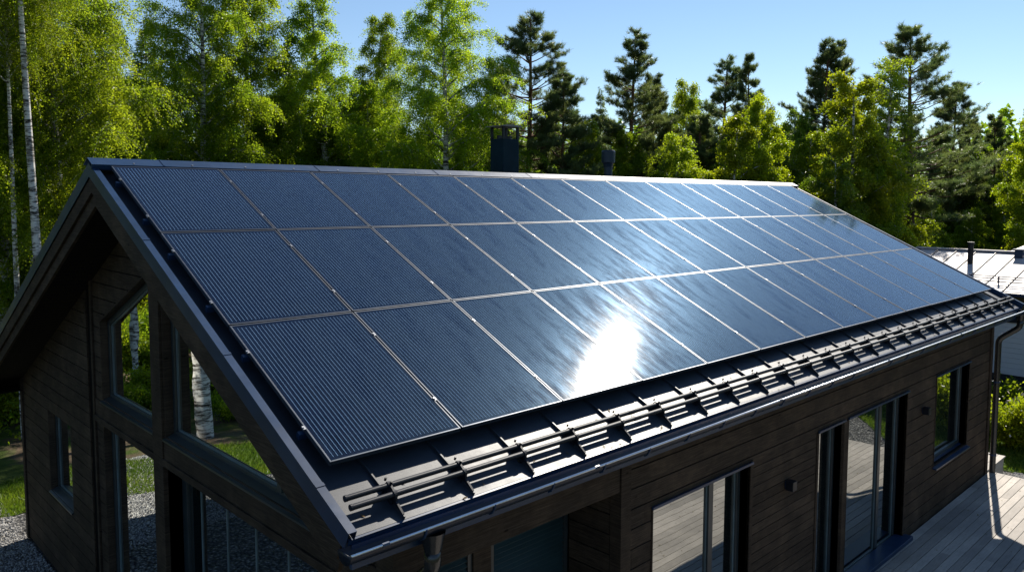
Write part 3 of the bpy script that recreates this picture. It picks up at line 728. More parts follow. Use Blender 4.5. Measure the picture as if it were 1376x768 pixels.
# local frame: +y along the eave, +x away; eave at x=0,z=-3.0 ; ridge at x=3.4,z=-2.05
nr = MB(); ex, ez, rx_, rz_ = -.25, zz(-3.02), 3.3, zz(-2.06)
nr.prism([(ex,ez-.05),(rx_,rz_-.05),(2*rx_-ex,ez-.05),(2*rx_-ex,ez),(rx_,rz_),(ex,ez)], lambda s: (s[0],-9,s[1]), lambda s: (s[0],2.4,s[1]))
nro = nr.build('roof', PINKROOF, nb)
ns_ = MB()
for y in np.arange(-8.9, 2.3, .62):
    for sg_ in (0, 1):
        xa, xb = (ex, rx_) if sg_ == 0 else (2*rx_-ex, rx_)
        ns_.hexa([(min(xa,xb) if sg_==0 else xb, y-.016, (ez if sg_==0 else rz_)+.001), (max(xa,xb) if sg_==0 else xa, y-.016, (rz_ if sg_==0 else ez)+.001), (max(xa,xb) if sg_==0 else xa, y+.016, (rz_ if sg_==0 else ez)+.001), (min(xa,xb) if sg_==0 else xb, y+.016, (ez if sg_==0 else rz_)+.001),
                 (min(xa,xb) if sg_==0 else xb, y-.016, (ez if sg_==0 else rz_)+.035), (max(xa,xb) if sg_==0 else xa, y-.016, (rz_ if sg_==0 else ez)+.035), (max(xa,xb) if sg_==0 else xa, y+.016, (rz_ if sg_==0 else ez)+.035), (min(xa,xb) if sg_==0 else xb, y+.016, (ez if sg_==0 else rz_)+.035)])
ns_.build('seam', M('roof_seam', (.10,.08,.07), .6).m, nro)
MB().box(rx_-.12, rx_+.12, -9.02, 2.42, rz_-.0, rz_+.05).build('ridge_cap', PINKROOF, nro)
MB().box(ex-.12, ex-.0, -9, 2.4, ez-.13, ez-.02).build('gutter', TRIM, nb, bevel=.02)
p = MB(); y_ = .2; p.tube([(2.0,y_,rz_-.6),(2.0,y_,rz_+.28)], .085, 14); p.tube([(2.0,y_,rz_+.28),(2.0,y_,rz_+.36)], .11, 14); p.build('chimney_pipe', RAILM, nro)
p = MB(); p.box(2.75, 2.95, -1.0-.12, -1.0+.12, rz_-.3, rz_+.10); p.box(2.7, 3.0, -1.0-.17, -1.0+.17, rz_+.10, rz_+.15); p.build('roof_vent', TRIM, nro)
p = MB()
for dx, hh in ((.55,.13),(.55,.22),(.62,.28)): p.tube([(ex+dx,-9,ez+.15+hh-.05),(ex+dx,2.4,ez+.15+hh-.05)], .016, 6)
for y in np.arange(-8.6, 2.4, 1.24): p.box(ex+.52, ex+.66, y-.008, y+.008, ez+.17, ez+.38)
p.build('snow_guard', TRIM, nro)
wl = MB(); z0_, z1_ = zz(-5.6), zz(-4.0)
z = z1_
while z > z0_: wl.hexa([(.30,-8.5,z-.15),(.30,-8.5,z-.15),(.30,2.0,z-.15),(.30,2.0,z-.15),(.318,-8.5,z),(.34,-8.5,z),(.34,2.0,z),(.318,2.0,z)]); wl.box(.302,.40,-8.5,2.0,z-.15,z-.004); z -= .155
nwo = wl.build('wall', WALLPALE, nb)
MB().box(.42, 6.3, -8.4, 1.9, 0, ez-.06).build('wall_upper', WALLOLIVE, nb)
MB().box(.25, .45, -8.5, 2.0, z1_+.003, z1_+.2).build('window_band', PLINTH, nb)
MB().box(.28, .40, -8.5, 2.0, 0, z0_+.0).build('plinth', PLINTH, nb)
n2 = empty('garden_shed', (33.5, -1.5, GZ)); tag(n2, 'small grey roofed outbuilding just behind the neighbouring house roof', 'shed')
MB().prism([(-2,4.12),(2.2,4.42),(4,4.12),(4,4.02),(-2,4.02)], lambda s: (s[0],-6,s[1]), lambda s: (s[0],.9,s[1])).build('roof', mat_coated('shed_roof', (.42,.43,.44), .4, .1), n2)
MB().box(-1.7, 3.7, -5.7, .6, 0, 4.02).build('wall', WALLOLIVE, n2)
#TREES
# ------------------------------------------------------------------ vegetation meshes
def norm(a): return a/np.maximum(np.linalg.norm(a, axis=-1, keepdims=True), 1e-9)
def leaf_quads(P, size, g, droop=.35, aspect=.75):      # one rhombic leaf per point
    n = len(P); a = norm(g.normal(size=(n,3))+np.array([0,0,-droop*2])); b = norm(np.cross(a, g.normal(size=(n,3))))
    L = size*(.7+.6*g.random((n,1))); w_ = L*aspect*.5
    V = np.stack([P, P+a*L*.45+b*w_, P+a*L, P+a*L*.45-b*w_], 1).reshape(-1,3)
    return V, np.arange(4*n).reshape(n,4)
class Tubes:
    def __init__(s): s.V = []; s.F = []; s.n = 0
    def add(s, P, r, n=5):
        P = np.asarray(P, float); r = np.broadcast_to(np.asarray(r, float), (len(P),)); T_ = norm(np.gradient(P, axis=0)); up = np.array([0,0,1.]) if abs(T_[0,2]) < .9 else np.array([1.,0,0])
        A = norm(np.cross(T_, up)); B = np.cross(T_, A); q = np.arange(n)*2*math.pi/n
        V = P[:,None,:]+(A[:,None,:]*np.cos(q)[None,:,None]+B[:,None,:]*np.sin(q)[None,:,None])*r[:,None,None]
        k = len(P); i = (np.arange(k-1)[:,None]*n+np.arange(n)[None,:]); j = (np.arange(k-1)[:,None]*n+(np.arange(n)[None,:]+1) % n)
        s.V.append(V.reshape(-1,3)); s.F.append(np.stack([i,j,j+n,i+n],-1).reshape(-1,4)+s.n); s.n += k*n
    def mesh(s, name, m): return np_mesh(name, np.concatenate(s.V), np.concatenate(s.F), m, True)
def birch(seed, H, crown0, wid, nl, leaf, m, lean=.3, weep=1.0, tr=None):
    g = np.random.default_rng(seed); tb = Tubes(); t = np.linspace(0,1,16)
    ph = g.random(2)*6; ax = np.stack([lean*(np.sin(t*3+ph[0])-math.sin(ph[0])), lean*(np.sin(t*2.4+ph[1])-math.sin(ph[1])), t*H], 1)
    r0 = (tr or .0105*H); tb.add(ax, r0*(1-t)**.75+.012, 10)
    at = lambda f: np.array([np.interp(f, t, ax[:,k]) for k in range(3)])
    leaves = []; nb_ = int(46*H/14)
    # light / dark masses: keep or thin whole sectors so that gaps appear
    for i in range(nb_):
        f = crown0+(1-crown0)*((i+g.random())/nb_)**.9; f = min(f, .985)
        az = i*2.4+g.normal()*.4; prof = wid*(math.sin(min(1,(1.02-f)/(1.02-crown0))*math.pi*.58)**.8)*(.6+.6*g.random())
        base = at(f); d = np.array([math.cos(az), math.sin(az), 0]); L = max(.5, prof); k = 7; u = np.linspace(0,1,k)[:,None]
        rise = L*(.75+.5*g.random()) if f < .8 else L*1.2
        P = base+d*L*u+np.array([0,0,1.])*(rise*(u-.55*u*u*weep)); P = P+g.normal(size=(k,3))*.05*L*u
        tb.add(P, np.linspace(.32*r0*(1-f)**.5+.010,.006,k), 5)
        ns = int(8+L*9)
        for j in range(ns):
            uu = .18+.82*(j+g.random())/ns; b0 = np.array([np.interp(uu, u[:,0], P[:,q]) for q in range(3)])
            az2 = az+g.normal()*1.1; ll = (.35+.65*g.random())*(.35+.28*L); dd = np.array([math.cos(az2), math.sin(az2), .35*g.random()])
            v = np.linspace(0,1,5)[:,None]; hang = weep*(.35+.9*g.random())*(.4+.35*L)
            Q = b0+dd*ll*v+np.array([0,0,-1.])*hang*v**2
            if g.random() < .35: tb.add(Q, [.006,.005,.004,.003,.003], 3)
            leaves.append((Q, ll+hang))
    tot = sum(l for _, l in leaves); out = []
    for Q, l in leaves:
        c = max(4, int(nl*l/tot*(.5+g.random()))); uu = g.random(c)**.8
        P = np.stack([np.interp(uu, np.linspace(0,1,5), Q[:,q]) for q in range(3)], 1)+g.normal(size=(c,3))*.075; out.append(P)
    P = np.concatenate(out); V, F = leaf_quads(P, leaf, g)
    return tb.mesh('trunk', BIRCHB), np_mesh('crown', V, F, m)
def pine(seed, H, crown0, wid, dens=1.0, blade=.18, topround=.80):
    g = np.random.default_rng(seed); tb = Tubes(); t = np.linspace(0,1,14); ph = g.random(2)*6; lean = .22
    ax = np.stack([lean*(np.sin(t*3+ph[0])-math.sin(ph[0])), lean*(np.sin(t*2.4+ph[1])-math.sin(ph[1])), t*H], 1); r0 = .0125*H
    tb.add(ax, r0*(1-t)**.8+.02, 10); at = lambda f: np.array([np.interp(f, t, ax[:,k]) for k in range(3)])
    tips = []; dirs = []
    whorls = int(25*(1-crown0)/.6); 
    for i in range(whorls):
        f = crown0+(.985-crown0)*(i/(whorls-1))
        rel = (f-crown0)/(1-crown0); prof = wid*((1-rel)**topround)*(.5+.5*min(1, rel*3+.35))
        for j in range(g.integers(4,7)):
            if g.random() < .16: continue
            az = g.random()*6.283; L = max(.28, prof*(.5+.75*g.random())); d = np.array([math.cos(az),math.sin(az),0]); u = np.linspace(0,1,6)[:,None]
            el = (-.10+.55*rel)+g.normal()*.12; P = at(f+g.normal()*.006)+d*L*u+np.array([0,0,1.])*L*(el*u+.28*u*u)+g.normal(size=(6,3))*.03*L*u
            tb.add(P, np.linspace(.016+.012*L,.006,6), 4)
            nt_ = int((6+9*L)*dens)
            for q in range(nt_):
                uu = .45+.55*(g.random()**.6); b0 = np.array([np.interp(uu,u[:,0],P[:,c]) for c in range(3)])
                az2 = az+g.normal()*.95; l2 = (.2+.5*g.random())*(.5+.25*L); dd = norm(np.array([math.cos(az2),math.sin(az2),.35+.35*g.random()])); e = b0+dd*l2
                if g.random() < .5: tb.add(np.array([b0,(b0+e)/2+[0,0,-.02],e]), [.008,.006,.004], 3)
                for s_ in range(3): tips.append(b0+dd*l2*(.45+.55*(s_+1)/3)+g.normal(size=3)*.05); dirs.append(norm(dd+np.array([0,0,.5])+g.normal(size=3)*.3))
    tips.append(at(1.)); dirs.append(np.array([0,0,1.]))
    Tp = np.array(tips); D = np.array(dirs); nbl = 22
    P = np.repeat(Tp, nbl, 0); Dd = np.repeat(D, nbl, 0); n = len(P); a = norm(Dd*.75+g.normal(size=(n,3))*.62); b = norm(np.cross(a, g.normal(size=(n,3))))
    L = blade*(.7+.6*g.random((n,1))); P = P-Dd*.10*g.random((n,1))+g.normal(size=(n,3))*.02
    V = np.stack([P-b*.008, P+b*.008, P+a*L+b*.003], 1).reshape(-1,3)
    return tb.mesh('trunk', PINEB), np_mesh('crown', V, np.arange(3*n).reshape(n,3), NEEDLE)
def spruce(seed, H, wid):
    g = np.random.default_rng(seed); tb = Tubes(); tb.add([(0,0,0),(0,0,H*.5),(0,0,H)], [.011*H,.006*H,.012], 8); Ps = []; As = []
    for i in range(int(H*4.2)):
        f = .06+.93*i/int(H*4.2); L0 = wid*(1-f)**.85+.12
        for j in range(7):
            az = g.random()*6.283; L = L0*(.7+.4*g.random()); k = int(20+L*60); u = g.random(k); sgn = g.choice([-1,1], k); sp = g.random(k)*.28*L*(1-u)+.03
            d = np.array([math.cos(az),math.sin(az)]); nrm = np.array([-d[1],d[0]])
            x = d[0]*L*u+nrm[0]*sgn*sp; y = d[1]*L*u+nrm[1]*sgn*sp; z = (f+g.normal()*.018)*H+L*(-.30*u+.30*u*u)-sp*.5+g.normal(size=k)*.07
            Ps.append(np.stack([x,y,z],1)); As.append(np.stack([d[0]+nrm[0]*sgn*.8, d[1]+nrm[1]*sgn*.8, -.35+g.normal(size=k)*.3],1))
    P = np.concatenate(Ps); a = norm(np.concatenate(As)); n = len(P); b = norm(np.cross(a, g.normal(size=(n,3)))); L = .16*(.7+.6*g.random((n,1)))
    V = np.stack([P-b*.018, P+b*.018, P+a*L], 1).reshape(-1,3)
    return tb.mesh('trunk', PINEB), np_mesh('crown', V, np.arange(3*n).reshape(n,3), NEEDLE)
def shrub(seed, H, wid, nl, leaf, m):
    g = np.random.default_rng(seed); tb = Tubes(); out = []
    for i in range(26):
        az = g.random()*6.283; L = wid*(.4+.6*g.random()); h = H*(.55+.5*g.random()); u = np.linspace(0,1,5)[:,None]
        P = np.array([math.cos(az),math.sin(az),0])*L*u**1.3+np.array([0,0,h])*(u**.75)*(1-.25*(L/wid)*u); P = P+g.normal(size=P.shape)*.03*u
        tb.add(P, np.linspace(.014,.004,5), 4); c = int(nl/26*(.5+g.random())); uu = .15+.85*g.random(c)**.6
        q = np.stack([np.interp(uu,u[:,0],P[:,k]) for k in range(3)],1)+g.normal(size=(c,3))*np.array([.16,.16,.13])*wid*.7; q[:,2] = np.maximum(q[:,2],.03); out.append(q)
    V, F = leaf_quads(np.concatenate(out), leaf, g, .0)
    return tb.mesh('stem', PINEB), np_mesh('foliage', V, F, m)

KIT = {
 'big0': birch(1, 17, .30, 3.1, 210000, .058, LEAF), 'big1': birch(2, 15, .22, 2.5, 180000, .060, LEAF), 'big2': birch(3, 16, .26, 2.5, 180000, .060, LEAF, .4),
 'tall0': birch(12, 20, .70, 2.6, 90000, .058, LEAF, .14, 1.0, .155), 'mid0': birch(4, 11, .12, 2.1, 90000, .072, LEAF), 'mid1': birch(5, 10, .10, 2.3, 85000, .072, LEAF, .25),
 'yel0': birch(6, 8, .05, 1.7, 75000, .07, LEAFY, .15, .5), 'yel1': birch(7, 10, .08, 1.9, 80000, .075, LEAFY, .2, .6),
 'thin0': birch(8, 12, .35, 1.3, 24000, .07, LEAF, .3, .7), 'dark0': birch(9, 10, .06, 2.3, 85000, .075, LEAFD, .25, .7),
 'refl0': birch(10, 17, .42, 2.6, 45000, .07, LEAF, .15, 1.0, .16),
 'pine0': pine(21, 15, .38, 3.5), 'pine1': pine(22, 14, .36, 2.6, 1.0), 'pine2': pine(23, 13, .25, 2.6, 1.1), 'pine3': pine(24, 13, .15, 2.9, 1.25),
 'spruce0': spruce(31, 13, 2.0),
 'shrub0': shrub(41, 1.6, 1.1, 9000, .075, LEAFY), 'shrub1': shrub(42, 1.1, 1.0, 7000, .07, LEAF), 'shrub2': shrub(43, 2.4, 1.5, 16000, .07, LEAF),
}
KH = {'tall0':20,'big0':17,'big1':15,'big2':16,'mid0':11,'mid1':10,'yel0':8,'yel1':10,'thin0':12,'dark0':10,'refl0':17,'pine0':15,'pine1':14,'pine2':13,'pine3':13,'spruce0':13}
NAME = {'tal':'birch_tree','big':'birch_tree','mid':'birch_tree','yel':'young_birch','thi':'birch_tree','dar':'deciduous_tree','ref':'birch_tree','pin':'pine_tree','spr':'spruce_tree','shr':'shrub'}
CAT = {'birch_tree':'birch','young_birch':'birch','deciduous_tree':'tree','pine_tree':'pine','spruce_tree':'spruce','shrub':'shrub'}
def plant(kit, x, y, sc, wsc, rot, label, group=None):
    nm = NAME[kit[:3]]; e = empty(nm, (x, y, GZ-.05), rot); e.scale = (sc*wsc, sc*wsc, sc)
    tag(e, label, CAT[nm], group); tm, cm = KIT[kit]
    mesh_obj('stem' if nm == 'shrub' else 'trunk', tm, e); mesh_obj('foliage' if nm == 'shrub' else 'crown', cm, e); return e
def tree_at(kit, px, py, d, label, wsc=1.0, rot=None, group=None):
    x, y = ground_at(px, d); h = top_at(px, py, d)-GZ; return plant(kit, x, y, h/KH[kit], wsc, rnd.random()*6.28 if rot is None else rot, label, group)
GB = 'tall birches behind the left of the roof'; GP = 'pines behind the ridge'
T_ = tree_at
T_('tall0', 56, -250, 22, 'tall birch with a thick white trunk standing left of the gable peak', 1.0, 1.0, GB)
T_('tall0', 22, -100, 23, 'birch with a slender speckled trunk at the far left edge of the picture', .75, 2.2, GB)
T_('tall0', 40, -30, 24.5, 'thin bare stemmed birch between the two white trunks left of the gable', .6, 4, GB)
T_('big0', 104, -80, 25, 'broad leafy birch between the white trunks and the gable peak', 1.1, 1.0, GB)
T_('big1', -5, -70, 26, 'leafy birch crown at the left edge behind the slender speckled trunk', 1.1, 2.2, GB)
T_('mid0', 48, 60, 27, 'short birch low behind the three white trunks', 1.2, 2.2, GB)
T_('big2', 128, -30, 28, 'full crowned birch directly behind the gable peak', .95, 3.1, GB)
T_('big0', 262, -60, 29, 'widest birch, its forked trunk rising above the first top row panels', 1.05, 4.2, GB)
T_('big2', 325, -35, 31, 'broad birch whose crown ends against open sky left of the gap', 1.1, .5, GB)
T_('spruce0', 205, 25, 35, 'dark spruce half hidden between the two biggest left birches', 1.0, 0, None)
T_('dark0', 178, 110, 32, 'shaded leafy tree filling the gap left of the dark spruce', 1.0, 1)
T_('mid0', 392, 112, 32, 'short birch below the sky gap between the two birch groups', .9, 2, GB)
T_('big1', 455, -5, 32, 'slender birch with its tip at the top of the picture right of the sky gap', 1.15, 5, GB)
T_('big0', 588, -28, 32, 'weeping birch with long hanging twigs just left of the chimney', 1.12, 2.6, GB)
T_('big2', 500, 18, 35, 'tall birch filling the wood between the slender and the weeping birch', .95, 1.9, GB)
T_('mid1', 520, 120, 34, 'bushy birch filling in between the two central birches', 1.1, 2.0, GB)
T_('dark0', 480, 150, 33, 'low shaded tree at the foot of the slender central birch', 1.1, 4)
T_('dark0', 640, 150, 35, 'small leafy tree tucked behind the chimney', .9, 4.4)
T_('pine0', 703, 20, 34, 'bushy pine standing right behind the chimney', 1.05, 0, GP)
T_('pine3', 742, 105, 33, 'shorter dark pine leaning out right of the chimney pine', .95, 1.4, GP)
T_('pine2', 672, 88, 36, 'dark pine partly covered by the weeping birch', .8, 1.4, GP)
T_('spruce0', 805, 118, 52, 'pointed distant spruce in the gap right of the big chimney pine', .9, 2.2)
T_('mid0', 795, 165, 34, 'bright birch clump between the chimney pine and the vent pipe', 1.0, 2.2)
T_('pine1', 846, 50, 38, 'slim tall pine rising above the vent pipe', 1.05, .3, GP)
T_('pine3', 878, 103, 41, 'dense brownish pine just right of the slim pine', .8, 3.3, GP)
T_('mid1', 915, 115, 42, 'light green birch between the vent pipe and the twin pines', .75, 3.3)
T_('dark0', 940, 128, 46, 'dark leafy tree behind the light green birch', 1.0, 3.0)
T_('pine1', 960, 83, 46, 'left one of the two narrow pines above the middle of the ridge', 1.05, 1.1, GP)
T_('pine2', 1006, 80, 45, 'right one of the two narrow pines above the middle of the ridge', .75, 2.1, GP)
T_('yel0', 977, 170, 31, 'small cone shaped yellow green birch near the end of the ridge', 1.05, 0)
T_('yel1', 1027, 132, 33, 'yellow green birch right behind the far end of the ridge', .95, 1)
T_('dark0', 1075, 150, 38, 'grey green tree between the ridge end and the twin topped pine', .9, 2)
T_('pine0', 1103, 62, 43, 'twin topped pine, left stem, over the roof slope', .85, 3.6, GP)
T_('pine1', 1124, 59, 44, 'twin topped pine, right stem, touching its taller neighbour', .95, 5.1, GP)
T_('yel1', 1132, 108, 34, 'large bright birch in front of the twin topped pine', 1.1, 2.9)
T_('thin0', 1166, 88, 37, 'thin airy birch between the bright birch and the biggest pine', 1.1, 2)
T_('mid0', 1168, 175, 35, 'low green birch left of the biggest pine trunk', 1.0, 4)
T_('pine0', 1226, 38, 40, 'biggest pine with a straight bare trunk above the neighbouring roof', 1.12, 2.0, GP)
T_('pine3', 1262, 118, 50, 'dark full pine immediately right of the biggest pine', .95, 1.0, GP)
T_('dark0', 1290, 200, 50, 'leafy tree in the shade between two dark pines', 1.1, 1.0)
T_('pine2', 1331, 158, 54, 'short wide pine before the open sky near the right edge', .85, .4, GP)
T_('pine3', 1300, 165, 56, 'distant pine behind the leafy tree near the right edge', .9, 5.4, GP)
T_('yel1', 1392, 150, 46, 'bright leafy birch cut by the right edge of the picture', 1.0, .8)
T_('thin0', 1378, 120, 48, 'airy birch top at the right edge above the bright birch', 1.1, 2.8)
# lower trees that close the wood between them
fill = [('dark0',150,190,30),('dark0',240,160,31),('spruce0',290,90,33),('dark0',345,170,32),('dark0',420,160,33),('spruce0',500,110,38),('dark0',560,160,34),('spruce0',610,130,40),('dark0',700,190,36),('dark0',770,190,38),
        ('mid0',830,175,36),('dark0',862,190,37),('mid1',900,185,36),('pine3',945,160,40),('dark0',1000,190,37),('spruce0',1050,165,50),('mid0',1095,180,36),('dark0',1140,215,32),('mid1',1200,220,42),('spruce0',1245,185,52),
        ('mid0',1275,235,50),('dark0',1320,240,50),('dark0',1350,225,52),('mid1',1262,270,46),('mid0',1310,280,46),('dark0',1365,300,48)]
SIDE = ['shaded','sunlit','half hidden']
LM = ['behind the gable peak','behind the first top row panel','below the forked birch','right of the forked birch','under the sky gap','between the two central birches','left of the weeping birch','under the weeping birch','beside the chimney cap','right of the chimney',
      'left of the vent pipe','right behind the vent pipe','right of the slim pine','below the two narrow pines','behind the small cone shaped birch','at the far ridge end','left of the large bright birch','under the large bright birch','left of the biggest bare pine trunk','behind the biggest pine',
      'beside the dark full pine','above the neighbouring chimney pipe','near the right edge behind the bright birch','low in front of the biggest pine','low above the neighbouring ridge','low at the right edge behind the shed']
KN = {'dark0':'shaded leafy tree','mid0':'green birch','mid1':'bushy green birch','spruce0':'dark spruce','pine3':'dense low pine'}
for (k_, px, py, d), lm in zip(fill, LM): T_(k_, px, py, d, 'background %s %s' % (KN[k_], lm), 1.2)
# trees mirrored in the gable windows and on the open sides of the plot
plant('refl0', -3.90, 10.6, 1.0, 1.25, .4, 'birch with a thick white trunk standing on the yard, mirrored in the big gable window')
plant('refl0', -3.85, 15.6, .95, .6, 2.4, 'second white birch further back on the yard, mirrored in the pointed gable window')
for i, (k_, x, y, s_, lb) in enumerate([('mid0',-9,24,1.0,'leafy birch at the back of the yard mirrored in the gable glass'),('big1',-13,30,1.0,'tall birch at the back of the yard mirrored in the gable glass'),('dark0',-5,29,1.1,'dark leafy tree closing the yard behind the mirrored birches'),
        ('spruce0',-9,33,1.1,'spruce behind the yard mirrored high in the gable glass'),('dark0',-15,22,1.1,'dark leafy tree on the left side of the yard'),('mid1',27,-13,1.0,'leafy birch beyond the lawn mirrored in the sliding door'),('mid0',33,-17,1.1,'taller birch beyond the lawn mirrored in the sliding door'),('dark0',24,-18,1.0,'dark leafy tree beyond the deck mirrored in the sliding door')]):
    plant(k_, x, y, s_, 1.1, i*1.3, lb)
# shrubs at the left behind the gravel, in the yard and before the neighbouring wall
sh = [('shrub0',.9,15.0,1.0,'low sunlit shrub at the edge of the bare earth left of the house corner'),('shrub2',2.9,15.4,.9,'rounded shrub right at the house corner beyond the bare earth'),('shrub0',-5.6,14.0,1.0,'bright shrub right of the big mirrored trunk'),('shrub1',-6.8,12.6,1.2,'broad green shrub on the yard far left'),('shrub2',2.2,17.2,1.1,'broad shrub behind the dirt strip left of the house corner'),('shrub0',3.0,18.6,1.3,'bright shrub behind the house corner at the left edge'),('shrub2',1.1,19.4,1.2,'shaded shrub at the far left edge'),('shrub2',4.4,21,1.3,'tall shrub just below the left eave'),
      ('shrub0',2.0,22.5,1.5,'sunlit shrub under the trees at the left edge'),('shrub2',6.0,23.5,1.4,'dark shrub further back below the left eave'),('shrub0',-3.4,13.6,.9,'low bright shrub beside the mirrored birch'),('shrub1',-5.0,11.6,.9,'small green shrub near the mirrored birch trunk'),
      ('shrub0',-4.9,18.2,1.2,'bright shrub between the two mirrored birches'),('shrub2',-7.0,20.5,1.2,'dark shrub at the back of the yard'),('shrub0',-7.4,16.5,1.2,'sunny shrub on the left of the yard'),('shrub1',-2.6,16.3,1.1,'green shrub right of the mirrored back birch'),('shrub0',-6.6,23.5,1.6,'large bright shrub under the far yard birch'),
      ('shrub0',18.9,-3.9,.85,'yellow green shrub behind the lawn beside the downpipe'),('shrub1',19.9,-4.6,1.15,'flowering shrub before the pale grey cladding at the right edge'),('shrub1',20.5,-3.2,1.2,'green shrub against the plinth of the neighbouring house'),('shrub0',19.4,-6.0,1.0,'bright shrub just outside the right edge'),('shrub1',20.9,-7.4,1.2,'green shrub by the neighbouring wall beyond the right edge')]
for i, (k_, x, y, s_, lb) in enumerate(sh):
    e = plant(k_, x, y, s_, 1.0, i*2.1, lb)
    if 'flowering' in lb:
        g = np.random.default_rng(3); q = g.normal(size=(260,3))*np.array([.55,.55,.22])+np.array([0,0,.75]); V, F = leaf_quads(q, .085, g, 0, 1.0)
        mesh_obj('blossom', np_mesh('blossom', V, F, FLOWER), e)
# distant wood that closes the gaps: one mass nobody could count
def wood():
    g = np.random.default_rng(77); Vs = []; n0 = 0; tb = Tubes()
    for px in np.arange(0, 360, .72):  # full circle: unseen trees behind the camera added to shade the gable
        for d0 in (58, 66, 76):
            d = d0+g.normal()*2; p = math.radians(px+g.normal()*.35); x, y = CP[0]+math.cos(p)*d, CP[1]+math.sin(p)*d
            if abs(px-18) < 6 and d < 60: continue
            H = (8.6+g.random()*3.2)*(1 if d0 < 60 else 1.12); n = 640 if -15 < px < 115 else 240; z = g.random(n)**.9; rad = 1.9*(1-z)**.6*np.sqrt(g.random(n))+.1; az = g.random(n)*6.283
            c = np.stack([x+rad*np.cos(az), y+rad*np.sin(az), GZ+.5+z*(H-.5)],1); Vs.append(c)
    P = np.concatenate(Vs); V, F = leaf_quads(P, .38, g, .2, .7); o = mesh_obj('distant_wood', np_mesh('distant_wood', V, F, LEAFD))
    tag(o, 'distant mixed wood closing the gaps behind all the single trees', 'wood', kind='stuff')
wood()
def under():     # knee high undergrowth on the wood's floor
    g = np.random.default_rng(78); n = 170000; r = 19+g.random(n)**.7*38; px = g.uniform(-300, 1650, n); A = np.array([ray_xy(p) for p in px]); x = CP[0]+A[:,0]*r; y = CP[1]+A[:,1]*r
    keep = (x > -6) & ((y > 13.2) | (x > 31.5)) & ~((x > 22) & (x < 38) & (y < 5)); x, y = x[keep], y[keep]
    z = GZ+g.random(len(x))*.9; V, F = leaf_quads(np.stack([x,y,z],1), .13, g, -.2, .6)
    o = mesh_obj('undergrowth', np_mesh('undergrowth', V, F, LEAF)); tag(o, 'leafy undergrowth covering the floor of the wood', 'undergrowth', kind='stuff')
under()
def in_poly(x, y, poly):
    c = np.zeros(len(x), bool); j = len(poly)-1
    for i in range(len(poly)):
        xi, yi = poly[i]; xj, yj = poly[j]; m = ((yi > y) != (yj > y)) & (x < (xj-xi)*(y-yi)/(yj-yi+1e-12)+xi); c ^= m; j = i
    return c
def blades(n, area, poly, seed, h, w_):
    g = np.random.default_rng(seed); x = g.uniform(area[0], area[1], n); y = g.uniform(area[2], area[3], n); k = in_poly(x, y, poly); x, y = x[k], y[k]; n = len(x)
    hh = h*(.5+g.random(n)); a = g.random(n)*6.283; b = np.stack([np.cos(a),np.sin(a),0*a],1)*w_; P = np.stack([x,y,np.full(n,GZ)],1); t = np.stack([g.normal(size=n)*.4,g.normal(size=n)*.4,np.ones(n)],1)*hh[:,None]
    return np.stack([P-b, P+b, P+t], 1).reshape(-1,3)
V = np.concatenate([blades(60000, (16.8,22,-9,1), [(17.05,-4.0),(16.97,-5.2),(17.5,-7.2),(19.5,-9),(22,-9),(22,1),(17.5,1)], 1, .07, .012),
                    blades(90000, (-7,8,6.4,10.7), GRASS_L, 2, .08, .012)])
o = mesh_obj('grass', np_mesh('grass', V, np.arange(len(V)).reshape(-1,3), GRASSM)); tag(o, 'short green grass on the lawn patches beside the gravel', 'grass', kind='stuff')
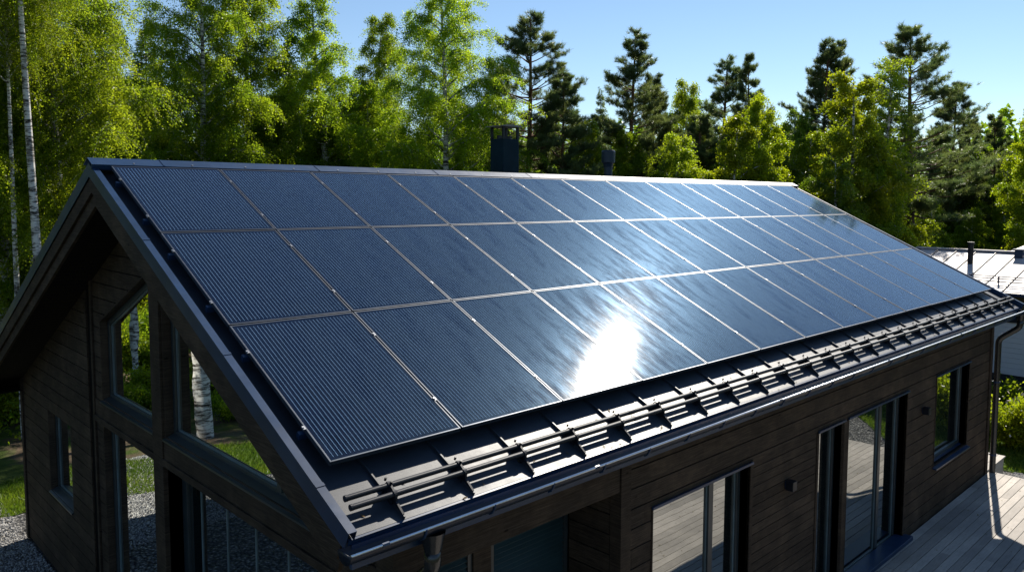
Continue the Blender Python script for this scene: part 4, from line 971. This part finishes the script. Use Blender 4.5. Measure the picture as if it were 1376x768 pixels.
def stones(n, x0, x1, y0, y1, seed):
    g = np.random.default_rng(seed); ph = np.array([[1,0,0],[-1,0,0],[0,1,0],[0,-1,0],[0,0,1],[0,0,-1]], float); fc = np.array([[0,2,4],[2,1,4],[1,3,4],[3,0,4],[2,0,5],[1,2,5],[3,1,5],[0,3,5]])
    c = np.stack([g.uniform(x0,x1,n), g.uniform(y0,y1,n), np.full(n,GZ+.012)],1); s = (.010+.022*g.random((n,1,1)))*(.6+.7*g.random((n,6,1)))
    V = c[:,None,:]+ph[None]*s*np.array([1,1,.7]); return V.reshape(-1,3), (fc[None]+np.arange(n)[:,None,None]*6).reshape(-1,3)
Va, Fa = stones(26000, -2.6, .44, 5.2, 10.2, 4); Vb, Fb = stones(9000, 15.0, 17.0, -5.6, -4.5, 5)
ss = M('loose_stone', rough=.9, spec=.2); ss.l(ss.ramp(ss.island(), [(0,(.10,.10,.105)),(.5,(.22,.215,.21)),(1,(.45,.44,.42))]), ss.b.inputs['Base Color'])
o = mesh_obj('loose_stones', np_mesh('loose_stones', np.concatenate([Va,Vb]), np.concatenate([Fa,Fb+len(Va)]), ss.m)); tag(o, 'loose crushed stones lying on the gravel', 'gravel', kind='stuff')

def litter():      # a few fallen leaves and needles on the deck, the metal strip and the gravel
    g = np.random.default_rng(91); P = []
    n = 420; P.append(np.stack([g.uniform(2,14.9,n), g.uniform(-9,-4.6,n), np.full(n, DZ+.006)],1))
    n = 90; sx = g.uniform(-.05,15.2,n); ss_ = 5.43-.5*g.random(n)**2; P.append(np.array([S(a,b,HS+.006) for a,b in zip(sx,ss_)]))
    n = 500; P.append(np.stack([g.uniform(-3,.4,n), g.uniform(5,8.3,n), np.full(n, GZ+.03)],1))
    P = np.concatenate(P); n = len(P); a = g.random(n)*6.283; L = .010+.014*g.random(n); A = np.stack([np.cos(a),np.sin(a),g.normal(size=n)*.15],1)*L[:,None]; B = np.stack([-np.sin(a),np.cos(a),g.normal(size=n)*.15],1)*(L*.35)[:,None]
    slope = (P[:,2] > -3); A[:,2] += np.where(slope, A[:,1]*TT, 0); B[:,2] += np.where(slope, B[:,1]*TT, 0)
    V = np.stack([P-A, P+B, P+A, P-B],1).reshape(-1,3); m = M('dry_leaf', rough=.8, spec=.1); m.l(m.ramp(m.island(), [(0,(.09,.055,.025)),(.6,(.20,.14,.06)),(1,(.22,.20,.06))]), m.b.inputs['Base Color'])
    o = mesh_obj('fallen_leaves', np_mesh('fallen_leaves', V, np.arange(4*n).reshape(n,4), m.m)); tag(o, 'small dry leaves scattered on the deck, the roof edge and the gravel', 'leaf litter', kind='stuff')
litter()
